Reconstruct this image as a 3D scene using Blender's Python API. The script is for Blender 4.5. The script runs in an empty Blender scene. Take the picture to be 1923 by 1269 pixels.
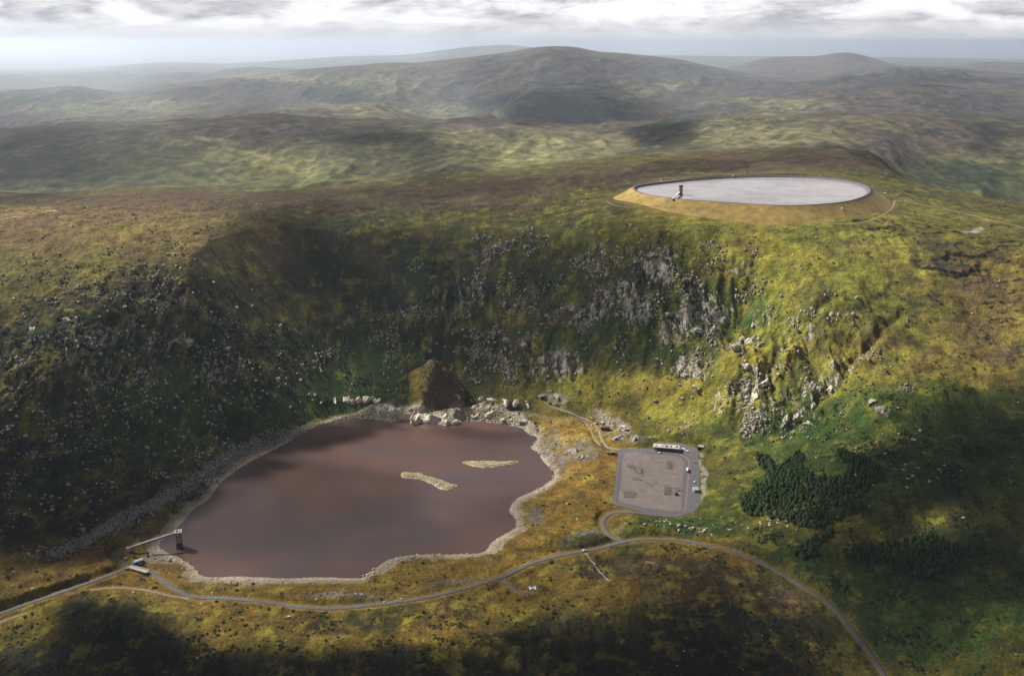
import bpy, bmesh, math, random
import numpy as np
from mathutils import Vector, Matrix, Euler

# ------------------------------------------------------------------ camera
HC = 520.0                      # camera height over the lake (z = 0 is the lake)
FPX, CX, CY = 1890.0, 961.5, 634.5
TH = math.atan((CY - 80.0) / FPX)
scene = bpy.context.scene
C = scene.collection
cam = bpy.data.cameras.new('camera')
cam.sensor_width = 36.0
cam.lens = 36.0 * FPX / 1923.0
cam.clip_start = 5.0
cam.clip_end = 200000.0
camo = bpy.data.objects.new('camera', cam)
camo.location = (0, 0, HC)
camo.rotation_euler = (math.pi / 2 - TH, 0, 0)
C.objects.link(camo)
scene.camera = camo

# ------------------------------------------------------------------ light
SUN_EL = math.radians(42)
SUN_AZ = math.atan2(0.50, -0.86)          # direction to the sun: left, a little beyond
LV = np.array([math.cos(SUN_AZ) * math.cos(SUN_EL), math.sin(SUN_AZ) * math.cos(SUN_EL), math.sin(SUN_EL)])
sun = bpy.data.lights.new('sun', 'SUN')
sun.energy = 5.0
sun.angle = math.radians(0.5)
sun.color = (1.0, 0.95, 0.86)
suno = bpy.data.objects.new('sun', sun)
suno.rotation_euler = Vector((-LV[0], -LV[1], -LV[2])).to_track_quat('-Z', 'Y').to_euler()
suno.location = (-800, 500, 1200)
C.objects.link(suno)

world = bpy.data.worlds.new('World')
scene.world = world
world.use_nodes = True
wn, wl = world.node_tree.nodes, world.node_tree.links
wn.clear()


def N(nt, typ, **kw):
    n = nt.nodes.new(typ)
    for k, v in kw.items():
        if k == 'inp':
            for a, b in v.items():
                n.inputs[a].default_value = b
        else:
            setattr(n, k, v)
    return n


def mathn(nt, op, a, b=None, clamp=False):
    n = nt.nodes.new('ShaderNodeMath'); n.operation = op; n.use_clamp = clamp
    for i, v in enumerate((a, b)):
        if v is None: continue
        if isinstance(v, (int, float)): n.inputs[i].default_value = v
        else: nt.links.new(v, n.inputs[i])
    return n.outputs[0]


def mixc(nt, fac, a, b, blend='MIX'):
    n = nt.nodes.new('ShaderNodeMix'); n.data_type = 'RGBA'; n.blend_type = blend
    for s, v in ((n.inputs[0], fac), (n.inputs[6], a), (n.inputs[7], b)):
        if isinstance(v, (int, float)): s.default_value = v
        elif isinstance(v, tuple): s.default_value = (*v[:3], 1)
        else: nt.links.new(v, s)
    return n.outputs[2]


def ramp(nt, fac, stops, interp='LINEAR'):
    n = nt.nodes.new('ShaderNodeValToRGB'); n.color_ramp.interpolation = interp
    cr = n.color_ramp
    while len(cr.elements) < len(stops): cr.elements.new(0.5)
    for e, (p, c) in zip(cr.elements, stops):
        e.position = p
        e.color = (*c, 1) if isinstance(c, tuple) else (c, c, c, 1)
    nt.links.new(fac, n.inputs[0])
    return n.outputs[0]


wt = world.node_tree
sky = N(wt, 'ShaderNodeTexSky', sky_type='NISHITA', sun_disc=False, sun_elevation=SUN_EL,
        sun_rotation=math.pi / 2 - SUN_AZ, altitude=900, air_density=1.0, dust_density=2.0)
tc = N(wt, 'ShaderNodeTexCoord')
sep = N(wt, 'ShaderNodeSeparateXYZ'); wl.new(tc.outputs['Generated'], sep.inputs[0])
zz = mathn(wt, 'MAXIMUM', sep.outputs[2], 0.0)
den = mathn(wt, 'ADD', zz, 0.26)
cu = mathn(wt, 'DIVIDE', sep.outputs[0], den)
cv = mathn(wt, 'DIVIDE', sep.outputs[1], den)
comb = N(wt, 'ShaderNodeCombineXYZ'); wl.new(cu, comb.inputs[0]); wl.new(cv, comb.inputs[1])
comb.inputs[2].default_value = 3.7
n1 = N(wt, 'ShaderNodeTexNoise', inp={'Scale': 3.0, 'Detail': 8.0, 'Roughness': 0.55, 'Distortion': 0.3})
wl.new(comb.outputs[0], n1.inputs['Vector'])
n2 = N(wt, 'ShaderNodeTexNoise', inp={'Scale': 6.0, 'Detail': 6.0, 'Roughness': 0.6, 'Distortion': 0.3})
wl.new(comb.outputs[0], n2.inputs['Vector'])
cloudtone = ramp(wt, n1.outputs[0], [(0.36, (.86, .86, .86)), (0.46, (.62, .61, .63)), (0.53, (.36, .35, .39)), (0.66, (.26, .25, .29))])
hl = ramp(wt, n2.outputs[0], [(0.40, 0.0), (0.62, 1.0)])
cloudc = mixc(wt, mathn(wt, 'MULTIPLY', hl, 0.38), cloudtone, (1.0, .99, .97))
skyb = N(wt, 'ShaderNodeVectorMath', operation='SCALE'); wl.new(sky.outputs[0], skyb.inputs[0]); skyb.inputs['Scale'].default_value = 0.06
# the sky away from the horizon is broken cloud: blue shows between
cover = ramp(wt, n1.outputs[0], [(0.38, 0.0), (0.50, 1.0)])
low = ramp(wt, zz, [(0.10, 1.0), (0.40, 0.0)])
cov2 = mathn(wt, 'MAXIMUM', cover, low)
cdim = N(wt, 'ShaderNodeVectorMath', operation='SCALE'); wl.new(cloudc, cdim.inputs[0])
wl.new(ramp(wt, zz, [(0.16, 1.0), (0.40, 0.09)]), cdim.inputs['Scale'])
base = mixc(wt, cov2, skyb.outputs[0], cdim.outputs[0])
hz = ramp(wt, zz, [(0.0, 1.0), (0.008, 0.75), (0.024, 0.0)])
fin = mixc(wt, mathn(wt, 'MULTIPLY', hz, 0.9), base, (.60, .60, .615))
bg = N(wt, 'ShaderNodeBackground'); bg.inputs[1].default_value = 0.64
wl.new(fin, bg.inputs[0])
wo = N(wt, 'ShaderNodeOutputWorld'); wl.new(bg.outputs[0], wo.inputs[0])

scene.view_settings.view_transform = 'Standard'
scene.view_settings.look = 'None'
scene.view_settings.exposure = 1.25
scene.view_settings.gamma = 1.0
scene.render.engine = 'CYCLES'
cy = scene.cycles
cy.max_bounces = 4; cy.diffuse_bounces = 2; cy.glossy_bounces = 2; cy.transmission_bounces = 2
cy.volume_bounces = 0; cy.transparent_max_bounces = 24
cy.use_denoising = True
cy.sample_clamp_indirect = 4.0

rng = np.random.default_rng(7)
random.seed(7)

# ------------------------------------------------------------------ maths
ct, st = math.cos(TH), math.sin(TH)


def slope_of(py):
    return np.tan(TH + np.arctan((np.asarray(py, float) - CY) / FPX))


def u_of(px, py):
    v = -(np.asarray(py, float) - CY) / FPX
    return ((np.asarray(px, float) - CX) / FPX) / (ct + v * st)


def pt(px, py, w):
    """ground point of a pixel: w > 600 is the distance Y, else the height z"""
    s = float(slope_of(py)); u = float(u_of(px, py))
    Y = w if w > 600 else (HC - w) / s
    return (u * Y, Y, HC - s * Y)


def to_px(X, Y, Z):
    dz = Z - HC
    fw = Y * ct - dz * st
    up = Y * st + dz * ct
    return CX + FPX * X / fw, CY - FPX * up / fw


def h2(ix, iy, seed):
    n = (ix.astype(np.int64) * 374761393 + iy.astype(np.int64) * 668265263 + seed * 1442695041) & 0xFFFFFFFF
    n = ((n ^ (n >> 13)) * 1274126177) & 0xFFFFFFFF
    n = n ^ (n >> 16)
    return (n & 0xFFFF) / 65535.0


def vnoise(x, y, seed=0):
    ix = np.floor(x); iy = np.floor(y)
    fx = x - ix; fy = y - iy
    fx = fx * fx * fx * (fx * (fx * 6 - 15) + 10); fy = fy * fy * fy * (fy * (fy * 6 - 15) + 10)
    a = h2(ix, iy, seed); b = h2(ix + 1, iy, seed); c = h2(ix, iy + 1, seed); d = h2(ix + 1, iy + 1, seed)
    return (a + (b - a) * fx) * (1 - fy) + (c + (d - c) * fx) * fy


def fbm(x, y, s, octs=5, seed=0, gain=0.5):
    v = 0; a = 1; t = 0; x = x / s; y = y / s
    for o in range(octs):
        v = v + a * (vnoise(x, y, seed + o * 17) - 0.5); t += a; a *= gain
        x, y = (x * 1.62 - y * 1.18) + 3.1, (x * 1.18 + y * 1.62) - 7.7
    return v / t * 2


def ridged(x, y, s, octs=4, seed=0):
    v = 0; a = 1; t = 0; x = x / s; y = y / s
    for o in range(octs):
        n = 1 - np.abs(2 * vnoise(x, y, seed + o * 13) - 1)
        v = v + a * n * n; t += a; a *= 0.5
        x, y = (x * 1.62 - y * 1.18) + 5.3, (x * 1.18 + y * 1.62) + 2.9
    return v / t


def sst(a, b, x):
    t = np.clip((x - a) / (b - a), 0, 1)
    return t * t * (3 - 2 * t)


def seg_dist(X, Y, P, closed=False):
    """distance to a polyline and the parameter (segment index + t)"""
    P = np.asarray(P, float)
    Q = np.roll(P, -1, 0) if closed else P[1:]
    A = P if closed else P[:-1]
    best = np.full(X.shape, 1e18); par = np.zeros(X.shape)
    for i in range(len(A)):
        ax, ay = A[i][:2]; bx, by = Q[i][:2]
        dx, dy = bx - ax, by - ay
        L2 = dx * dx + dy * dy + 1e-9
        t = np.clip(((X - ax) * dx + (Y - ay) * dy) / L2, 0, 1)
        d = (X - ax - t * dx) ** 2 + (Y - ay - t * dy) ** 2
        m = d < best
        best = np.where(m, d, best); par = np.where(m, i + t, par)
    return np.sqrt(best), par


def inside(X, Y, P):
    P = np.asarray(P, float)[:, :2]
    r = np.zeros(X.shape, bool)
    j = len(P) - 1
    for i in range(len(P)):
        xi, yi = P[i]; xj, yj = P[j]
        c = ((yi > Y) != (yj > Y)) & (X < (xj - xi) * (Y - yi) / (yj - yi + 1e-12) + xi)
        r ^= c
        j = i
    return r


def smooth_line(P, n=8, closed=False):
    P = [np.array(p, float) for p in P]
    m = len(P); out = []
    rngi = range(m) if closed else range(m - 1)
    for i in rngi:
        if closed: p0, p1, p2, p3 = P[(i - 1) % m], P[i], P[(i + 1) % m], P[(i + 2) % m]
        else: p0, p1, p2, p3 = P[max(i - 1, 0)], P[i], P[i + 1], P[min(i + 2, m - 1)]
        for k in range(n):
            t = k / n
            out.append(0.5 * ((2 * p1) + (-p0 + p2) * t + (2 * p0 - 5 * p1 + 4 * p2 - p3) * t * t + (-p0 + 3 * p1 - 3 * p2 + p3) * t ** 3))
    if not closed: out.append(P[-1])
    return np.array(out)


# ------------------------------------------------------------------ survey of the place
LAKE_PX = [(347, 976), (362, 957), (395, 934), (412, 908), (430, 894), (454, 876), (486, 858), (516, 843), (550, 824), (589, 801), (620, 792), (665, 784),
           (713, 788), (735, 791), (771, 791), (818, 796), (847, 800), (862, 795), (869, 789), (909, 791), (949, 796), (971, 801), (986, 806),
           (992, 813), (1008, 822), (1004, 833), (998, 842), (1012, 850), (1017, 862), (1030, 876), (1041, 886), (1034, 903), (1001, 922), (974, 934), (960, 948), (957, 960), (965, 970),
           (970, 980), (966, 992), (939, 1007), (922, 1020), (908, 1036), (870, 1040), (808, 1041), (766, 1043), (731, 1050), (704, 1067), (681, 1084), (655, 1085),
           (600, 1083), (539, 1085), (490, 1083), (443, 1082), (405, 1083), (377, 1080), (364, 1065), (347, 1053), (327, 1042), (308, 1034), (299, 1024), (306, 1012), (322, 1002), (335, 988)]
LAKE = np.array([pt(x, y, 0)[:2] for x, y in LAKE_PX])
LAKE = smooth_line(LAKE, 4, True)
RES_PX = [(1190, 352), (1203, 347), (1240, 342), (1300, 336), (1376, 331), (1450, 329.5), (1520, 331), (1580, 337), (1620, 346), (1635, 356), (1626, 367), (1590, 378),
          (1530, 384), (1480, 385.5), (1430, 384), (1350, 379), (1280, 374), (1225, 367), (1198, 360)]
RES_Z = 272.0
RES = smooth_line([pt(x, y, RES_Z)[:2] for x, y in RES_PX], 8, True)

CPS = [(0, 1269, -5), (400, 1269, 2), (800, 1269, 6), (1200, 1269, 4), (1500, 1269, -8), (1700, 1269, -15), (1923, 1269, -5),
       (-400, 1269, 0), (2300, 1269, 25), (-300, 1600, -20), (960, 1600, -10), (2200, 1600, 0), (1300, 1440, -6), (600, 1440, -2),
       (0, 1160, -2), (240, 1065, 4), (360, 1122, 4), (616, 1142, 5), (830, 1115, 6), (1000, 1055, 8), (1170, 1017, 10), (1300, 1017, 9),
       (1416, 1050, 5), (1543, 1123, -3), (1631, 1223, -10), (1000, 1103, 7), (700, 1200, 9), (1100, 1180, 11), (1300, 1120, 8), (250, 1180, 8), (0, 1060, 12),
       (1100, 950, 6), (1100, 860, 7), (1060, 800, 9), (1155, 848, 9), (1310, 848, 10), (1154, 942, 9), (1300, 965, 9.5),
       (1400, 960, 14), (1500, 980, 20), (1450, 900, 26), (1600, 900, 50), (1600, 1000, 22), (1750, 1000, 32), (1750, 1130, 8),
       (1923, 900, 1020), (1923, 1000, 930), (1923, 1100, 850), (1923, 700, 1230), (1923, 800, 1135), (1923, 600, 1340), (1923, 500, 1450), (1923, 430, 1580),
       (1700, 800, 1130), (1700, 700, 1220), (1700, 600, 1330), (1700, 500, 1430), (1700, 430, 1540), (1800, 430, 1570),
       (1500, 850, 1160), (1500, 800, 1210), (1500, 700, 1275), (1500, 600, 1345), (1500, 500, 1440), (1400, 850, 1180), (1400, 780, 1250), (1400, 640, 1365), (1400, 660, 1320),
       (1300, 820, 1235), (1300, 780, 1290), (1300, 700, 1345), (1300, 600, 1410), (1300, 500, 1470), (1300, 430, 1550),
       (1150, 780, 12), (1150, 740, 1365), (1150, 650, 1420), (1150, 550, 1480), (1150, 480, 1530), (1150, 420, 1610), (1120, 388, 1700),
       (1000, 740, 1385), (1000, 650, 1450), (960, 606, 1480), (960, 590, 1520), (1000, 500, 1565), (1000, 440, 1640), (1000, 400, 1740), (1000, 370, 1870),
       (860, 740, 1385), (850, 600, 1500), (850, 500, 1590), (850, 430, 1690), (850, 390, 1800),
       (700, 720, 1400), (700, 650, 1450), (700, 550, 1520), (700, 480, 1590), (700, 420, 1690), (700, 385, 1800),
       (500, 790, 1290), (500, 700, 1345), (500, 600, 1410), (500, 500, 1500), (500, 430, 1610), (500, 390, 1740),
       (300, 955, 10), (300, 900, 1110), (300, 800, 1215), (300, 700, 1300), (300, 600, 1385), (300, 500, 1475), (300, 430, 1580), (300, 390, 1700),
       (100, 1045, 8), (100, 950, 1030), (100, 850, 1125), (100, 750, 1215), (100, 650, 1305), (100, 550, 1400), (100, 450, 1520), (100, 400, 1650),
       (-200, 1000, 25), (-200, 800, 1160), (-200, 600, 1330), (-200, 450, 1500), (-200, 400, 1650), (2150, 900, 980), (2150, 700, 1180), (2150, 500, 1400), (2150, 430, 1580),
       (2500, 700, 1100), (2500, 450, 1500), (-500, 700, 1250), (-500, 450, 1500), (2600, 1000, 900), (-600, 1000, 950),
       (1170, 389, 257), (1308, 394, 254), (1404, 399, 253), (1514, 416, 252), (1583, 421, 251), (1640, 412, 251), (1685, 390, 250), (1690, 370, 252),
       (1400, 326, 273), (1550, 330, 274), (1250, 336, 271), (1150, 373, 252), (1168, 352, 257), (1675, 352, 260)]
# near skyline: pixel, distance
R1 = [(-700, 385, 1850), (-300, 382, 1850), (0, 378, 1850), (150, 372, 1880), (240, 363, 1950), (330, 362, 1980), (400, 369, 1930), (470, 373, 1900), (560, 366, 1940), (700, 350, 2020), (800, 340, 2080),
      (900, 329, 2150), (1000, 318, 2210), (1100, 305, 2270), (1200, 296, 2310), (1300, 290, 2330), (1400, 284, 2340), (1500, 281, 2340), (1580, 282, 2310),
      (1640, 291, 2240), (1668, 322, 2120), (1700, 350, 2020), (1760, 367, 1960), (1850, 385, 1890), (1923, 401, 1830), (2200, 415, 1780), (2600, 420, 1750)]
CPS += R1
for i in range(2):
    pass
A = np.array([pt(*c) for c in CPS])
SC = 1000.0


def tps_fit(A, lam=1e-5):
    n = len(A); P = A[:, :2] / SC
    d = np.sqrt(((P[:, None] - P[None]) ** 2).sum(-1)) + 1e-9
    K = d * d * np.log(d) + np.eye(n) * lam
    T = np.hstack([np.ones((n, 1)), P])
    M = np.zeros((n + 3, n + 3)); M[:n, :n] = K; M[:n, n:] = T; M[n:, :n] = T.T
    return np.linalg.solve(M, np.concatenate([A[:, 2], np.zeros(3)])), P


TW, TP = tps_fit(A, 2e-4)


def tps(X, Y):
    X = X / SC; Y = Y / SC
    r = TW[-3] + TW[-2] * X + TW[-1] * Y
    for i in range(len(TP)):
        d2 = (X - TP[i, 0]) ** 2 + (Y - TP[i, 1]) ** 2 + 1e-12
        r = r + TW[i] * 0.5 * d2 * np.log(d2)
    return r


# far profile: layers of (px, py) with a distance each
def layer(pts):
    u = np.array([float(u_of(p[0], p[1])) for p in pts]); z = np.array([HC - p[2] * float(slope_of(p[1])) for p in pts]); y = np.array([p[2] for p in pts], float)
    return u, y, z


def lay_eval(L, U):
    k = np.linspace(-0.022, 0.022, 7)
    f = lambda a: sum(np.interp(U + q * 0.4, L[0], a) for q in k) / len(k)
    return f(L[1]), f(L[2])


def D(pts, y): return [(p[0], p[1], y if len(p) < 3 else p[2]) for p in pts]


L_R1 = layer(R1)
L_V1 = layer(D([(p[0], p[1] + (16 if p[0] < 1650 else 4)) for p in R1], 2950))
L_R2 = layer(D([(-500, 275), (-200, 262), (0, 251), (60, 240), (130, 233), (300, 234), (400, 227), (490, 219), (560, 221), (640, 230), (700, 233), (860, 229), (950, 231), (1060, 240),
                (1150, 243), (1200, 238), (1280, 224), (1400, 218), (1500, 217), (1600, 213), (1700, 214), (1800, 226), (1923, 238), (2300, 250), (2700, 260)], 4100))
L_V2 = layer(D([(-500, 300), (0, 262), (490, 232), (960, 246), (1150, 256), (1290, 238), (1560, 226), (1923, 248), (2700, 270)], 5200))
L_R3 = layer(D([(-500, 230), (0, 246), (130, 215), (250, 217), (340, 205), (450, 212), (600, 200), (700, 190), (800, 225), (880, 232), (905, 225), (960, 186), (1000, 165), (1080, 160), (1150, 162), (1200, 182),
                (1260, 205), (1330, 190), (1450, 174), (1560, 162), (1750, 159), (1923, 180), (2300, 190), (2700, 200)], 7000))
L_V3 = layer(D([(-500, 230), (0, 243), (500, 215), (800, 232), (1100, 215), (1350, 190), (1500, 172), (1923, 185), (2700, 200)], 8100))
L_R4 = layer(D([(-500, 180), (0, 173), (60, 168), (135, 161), (190, 173), (230, 175), (300, 162), (420, 147), (545, 133), (600, 128), (740, 117), (770, 119), (860, 110), (950, 100), (990, 91), (1030, 87),
                (1080, 88), (1120, 97), (1200, 103), (1280, 112), (1330, 126), (1370, 133), (1420, 143), (1480, 149), (1530, 146), (1600, 132), (1690, 125), (1800, 129), (1923, 139), (2300, 150), (2700, 160)], 11000))
L_V4 = layer(D([(-500, 175), (0, 176), (200, 178), (420, 160), (740, 135), (1040, 120), (1420, 150), (1600, 142), (1923, 150), (2700, 165)], 12600))
L_R5 = layer(D([(-500, 165), (0, 168), (180, 170), (230, 156), (290, 143), (345, 135), (390, 140), (430, 131), (475, 125), (520, 130), (570, 133), (700, 130), (1000, 120), (1200, 125), (1350, 132), (1400, 119), (1440, 108.5),
                (1490, 106), (1530, 107), (1580, 98), (1612, 101), (1650, 113), (1690, 126), (1800, 125), (1850, 116), (1923, 118), (2300, 130), (2700, 130)], 15500))
L_V5 = layer(D([(-500, 150), (0, 146), (400, 140), (960, 130), (1500, 130), (1923, 132), (2700, 135)], 18000))
L_R6 = layer(D([(-500, 130), (0, 134), (150, 131), (250, 121), (330, 117), (420, 121), (560, 112), (650, 106), (760, 104), (820, 96), (880, 88), (950, 84), (1030, 92), (1200, 104), (1400, 106), (1700, 108), (1923, 112), (2700, 115)], 27000))
FAR = [L_V1, L_R2, L_V2, L_R3, L_V3, L_R4, L_V4, L_R5, L_V5, L_R6]


def far_h(U, Y, y0, z0):
    """height beyond the near skyline"""
    Z = z0.copy(); py_, pz_ = y0, z0
    for k, L in enumerate(FAR):
        a, b = lay_eval(L, U)
        t = np.clip((Y - py_) / (a - py_), 0, 1)
        s = t * t * (3 - 2 * t)
        s = 0.45 * t + 0.55 * s if k % 2 else s
        Z = np.where(Y > py_, pz_ + (b - pz_) * s, Z)
        py_, pz_ = a, b
    # lowland
    t = np.clip((Y - py_) / 9000.0, 0, 1); s = t * t * (3 - 2 * t)
    Z = np.where(Y > py_, pz_ + (-330 - pz_) * s, Z)
    return Z


def base_h(X, Y):
    U = X / Y
    y0, _ = lay_eval(L_R1, U)
    near = tps(X, np.minimum(Y, y0 + 1e-3))
    # beyond the skyline continue from the height on the skyline in the same direction
    beyond = Y > y0
    Z = near.copy()
    if beyond.any():
        z0 = tps(U[beyond] * y0[beyond], y0[beyond])
        Z[beyond] = far_h(U[beyond], Y[beyond], y0[beyond], z0)
    return Z


# roads: pixel, height
def pl(pts): return np.array([pt(*p) for p in pts])


def on_tps(pts):
    """pixel line dropped on the smooth terrain"""
    out = []
    for px, py in pts:
        s = float(slope_of(py)); u = float(u_of(px, py))
        ys = np.arange(650.0, 2300.0, 2.0)
        z = tps(u * ys, ys)
        r = HC - s * ys
        k = np.argmax(z > r)
        out.append((u * ys[k], ys[k], float(r[k])))
    return out


ROADS_PX = {
    'road': (5.2, [(-60, 1178), (0, 1152), (55, 1132), (116, 1111), (160, 1096), (193, 1084), (225, 1072), (244, 1064), (262, 1068), (283, 1075), (304, 1088), (331, 1107), (364, 1121), (424, 1123), (501, 1130), (558, 1139), (616, 1142),
                   (677, 1138), (754, 1129), (831, 1115), (889, 1100), (927, 1088), (954, 1078), (1004, 1056), (1062, 1040), (1120, 1030), (1172, 1017), (1216, 1012), (1260, 1013), (1300, 1018), (1377, 1034),
                   (1416, 1050), (1454, 1069), (1493, 1092), (1543, 1123), (1570, 1146), (1600, 1181), (1631, 1223), (1662, 1269), (1700, 1335), (1740, 1420)]),
    'spur_road': (4.0, [(244, 1064), (230, 1055), (217, 1048), (215, 1040), (224, 1034), (240, 1027)]),
    'loop_road': (5.0, [(1172, 1017), (1152, 1008), (1139, 998), (1133, 985), (1134, 975), (1143, 966), (1160, 961), (1197, 963), (1236, 968), (1270, 969), (1296, 962)]),
    'gravel_track': (2.8, [(-60, 1192), (0, 1168), (77, 1141), (120, 1122), (154, 1111), (208, 1103), (270, 1107), (320, 1118), (358, 1124)]),
    'access_track': (4.0, [(1170, 847), (1150, 842), (1139, 837), (1131, 826), (1126, 812), (1117, 797), (1106, 790), (1095, 784), (1073, 775), (1050, 768), (1037, 764), (1028, 758), (1021, 752)]),
    'shore_track': (3.5, [(1100, 787), (1080, 784), (1060, 785), (1024, 783), (1005, 779), (990, 775), (965, 771)]),
    'grass_track': (2.2, [(1085, 785), (1100, 793), (1108, 803), (1113, 815), (1119, 826), (1128, 836)]),
    'side_track': (2.5, [(1128, 821), (1140, 815), (1153, 809.5), (1168, 810), (1185, 815), (1205, 822)]),
    'pad_path': (3.0, [(947, 1082), (949, 1090), (956, 1099), (966, 1107), (980, 1112), (996, 1112)]),
    'embankment_path': (2.6, [(1140, 378), (1150, 384), (1170, 388), (1235, 391), (1308, 394), (1360, 396), (1404, 399), (1460, 408), (1514, 416), (1583, 420), (1615, 418), (1640, 412), (1662, 401), (1676, 390), (1681, 376)]),
    'hill_track': (3.4, [(1681, 376), (1720, 382), (1780, 394), (1850, 410), (1923, 428), (1990, 445)]),
}
ROADS = {}
for k, (w, p) in ROADS_PX.items():
    L = smooth_line(on_tps(p), 6)
    z = L[:, 2].copy()
    for _ in range(6):
        z[1:-1] = (z[:-2] + z[1:-1] * 2 + z[2:]) / 4
    L[:, 2] = z
    ROADS[k] = (w, L)

YARD_PX = [(1163, 842), (1226, 841), (1240, 830), (1278, 832), (1312, 842), (1311, 862), (1314, 908), (1313, 950), (1302, 962), (1275, 968), (1235, 966), (1195, 958), (1150, 946), (1153, 925), (1158, 880)]
YARD = np.array([pt(x, y, 9.2)[:2] for x, y in YARD_PX])

# ------------------------------------------------------------------ near mesh grid
uu = np.concatenate([np.linspace(-1.0, -0.60, 26)[:-1], np.linspace(-0.60, 0.60, 800), np.linspace(0.60, 1.0, 26)[1:]])
yy = np.concatenate([np.linspace(480, 700, 22)[:-1], np.linspace(700, 1180, 270)[:-1], np.linspace(1180, 1640, 330)[:-1], np.linspace(1640, 2500, 190)])
UG, YG = np.meshgrid(uu, yy)
XG = UG * YG
# smooth base on a coarse grid, then bilinear/cubic upsample
cu_ = np.linspace(-1.0, 1.0, 221); cy_ = np.linspace(480, 2500, 300)
CU, CYY = np.meshgrid(cu_, cy_)
CB = base_h(CU * CYY, CYY)


def bicubic(grid, us, ys, u0, du, y0, dy):
    fu = np.clip((us - u0) / du, 1, grid.shape[1] - 2.001); fy = np.clip((ys - y0) / dy, 1, grid.shape[0] - 2.001)
    iu = np.floor(fu).astype(int); iy = np.floor(fy).astype(int); tu = fu - iu; ty = fy - iy
    iu = np.clip(iu, 1, grid.shape[1] - 3); iy = np.clip(iy, 1, grid.shape[0] - 3)

    def w(t): return [-.5 * t + t * t - .5 * t ** 3, 1 - 2.5 * t * t + 1.5 * t ** 3, .5 * t + 2 * t * t - 1.5 * t ** 3, -.5 * t * t + .5 * t ** 3]
    wu, wy = w(tu), w(ty); r = 0
    for a in range(4):
        row = 0
        for b in range(4):
            row = row + wu[b] * grid[iy + a - 1, iu + b - 1]
        r = r + wy[a] * row
    return r


BZ = bicubic(CB, UG, YG, -1.0, cu_[1] - cu_[0], 480.0, cy_[1] - cy_[0])
PXG, PYG = to_px(XG, YG, BZ)
PYW = PYG + 10 * fbm(XG, YG, 60, 3, 91); PXW = PXG + 22 * fbm(XG, YG, 70, 3, 92)


def blob(cx, cy, rx, ry, ang=0, soft=0.5, PX=None, PY=None):
    PX = PXW if PX is None else PX; PY = PYW if PY is None else PY
    a = math.radians(ang); dx = PX - cx; dy = PY - cy
    x = (dx * math.cos(a) + dy * math.sin(a)) / rx; y = (-dx * math.sin(a) + dy * math.cos(a)) / ry
    return 1 - sst(1 - soft, 1 + soft * 0.6, np.sqrt(x * x + y * y))


def bmax(lst, **k):
    r = 0
    for b in lst: r = np.maximum(r, blob(*b, **k))
    return r


# signed distances
dl, _ = seg_dist(XG, YG, LAKE, True)
inl = inside(XG, YG, LAKE)
SDL = np.where(inl, -dl, dl) + 0.0
dr, _ = seg_dist(XG, YG, RES, True)
inr = inside(XG, YG, RES)
SDR = np.where(inr, -dr, dr)
dy_, _ = seg_dist(XG, YG, YARD, True)
iny = inside(XG, YG, YARD)
SDY = np.where(iny, -dy_, dy_)

# crag masks (where bedrock breaks through)
crag_big = bmax([(930, 465, 60, 28, 0), (995, 455, 40, 30, 0), (1225, 480, 60, 50, 0), (1150, 545, 55, 40, 0), (1090, 590, 60, 30, 0), (1195, 590, 45, 40, 0), (1130, 480, 60, 40, 0),
                 (1270, 620, 40, 40, 0), (1320, 590, 60, 60, 0), (940, 635, 90, 35, -15), (960, 690, 80, 30, 0), (1050, 690, 60, 35, 0), (1400, 645, 45, 25, 0), (1430, 600, 40, 25, 0), (1500, 625, 60, 40, -25),
                 (1440, 700, 60, 35, -25), (1400, 745, 90, 40, -20), (1480, 770, 60, 40, -15), (1560, 700, 90, 25, -35), (1500, 790, 50, 25, 0), (1640, 770, 50, 22, 0), (1440, 790, 60, 25, 0), (1290, 700, 40, 30, 0),
                 (500, 640, 110, 35, 0), (450, 700, 110, 40, 0), (560, 620, 80, 35, 0), (620, 650, 60, 50, 0), (380, 560, 90, 30, 0), (300, 545, 90, 25, 0), (520, 700, 60, 20, 20), (150, 640, 110, 30, -15), (60, 650, 70, 25, -20),
                 (200, 700, 130, 40, 0), (330, 650, 90, 30, 0), (700, 640, 60, 45, 0), (790, 540, 40, 60, 20), (880, 560, 40, 40, 0), (860, 700, 60, 30, 0), (1240, 510, 30, 25, 0), (1400, 510, 40, 20, 0)])
scree = bmax([(120, 830, 260, 170, -10), (330, 790, 220, 140, -15), (60, 980, 130, 90, -20), (480, 770, 160, 80, -15), (300, 600, 330, 70, 0)])
steep = bmax([(700, 620, 520, 130, 0), (1200, 580, 330, 160, 0), (250, 760, 420, 230, -10), (1480, 680, 220, 120, -25)])
flat = np.maximum(sst(60, 5, SDL), 0)

# relief
NA = fbm(XG, YG, 150, 4, 1); NB = fbm(XG, YG, 28, 4, 5); NC = fbm(XG, YG, 7, 3, 9); ND = ridged(XG * 1.0 + NA * 20, YG * 0.45, 34, 4, 21)
NE = ridged(XG + NB * 6, YG, 13, 3, 33)
edge = sst(0, 60, SDL) * sst(0, 40, SDY) * sst(30, 90, SDR)
nearskyl = 1 - np.exp(-((YG - lay_eval(L_R1, UG)[0]) / 120.0) ** 2) * 0.7
NF = fbm(XG + NB * 4, YG * .8, 13, 3, 15)
rel = NA * 6 * nearskyl + NB * 2.8 * nearskyl + NF * 1.7 + NC * 0.9
rel = rel + steep * (ND - 0.45) * 11 + steep * NB * 2.5
rel = rel + crag_big * ((NE - 0.4) * 6.5 + (ND - .4) * 5)
rel = rel + scree * NC * 1.0
# terraces / buttress steps on the headwall
band = np.sin((BZ + NB * 8) / 5.5)
rel = rel + steep * crag_big * band * 1.2
Z = BZ + rel * (0.12 + 0.88 * edge)
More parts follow.
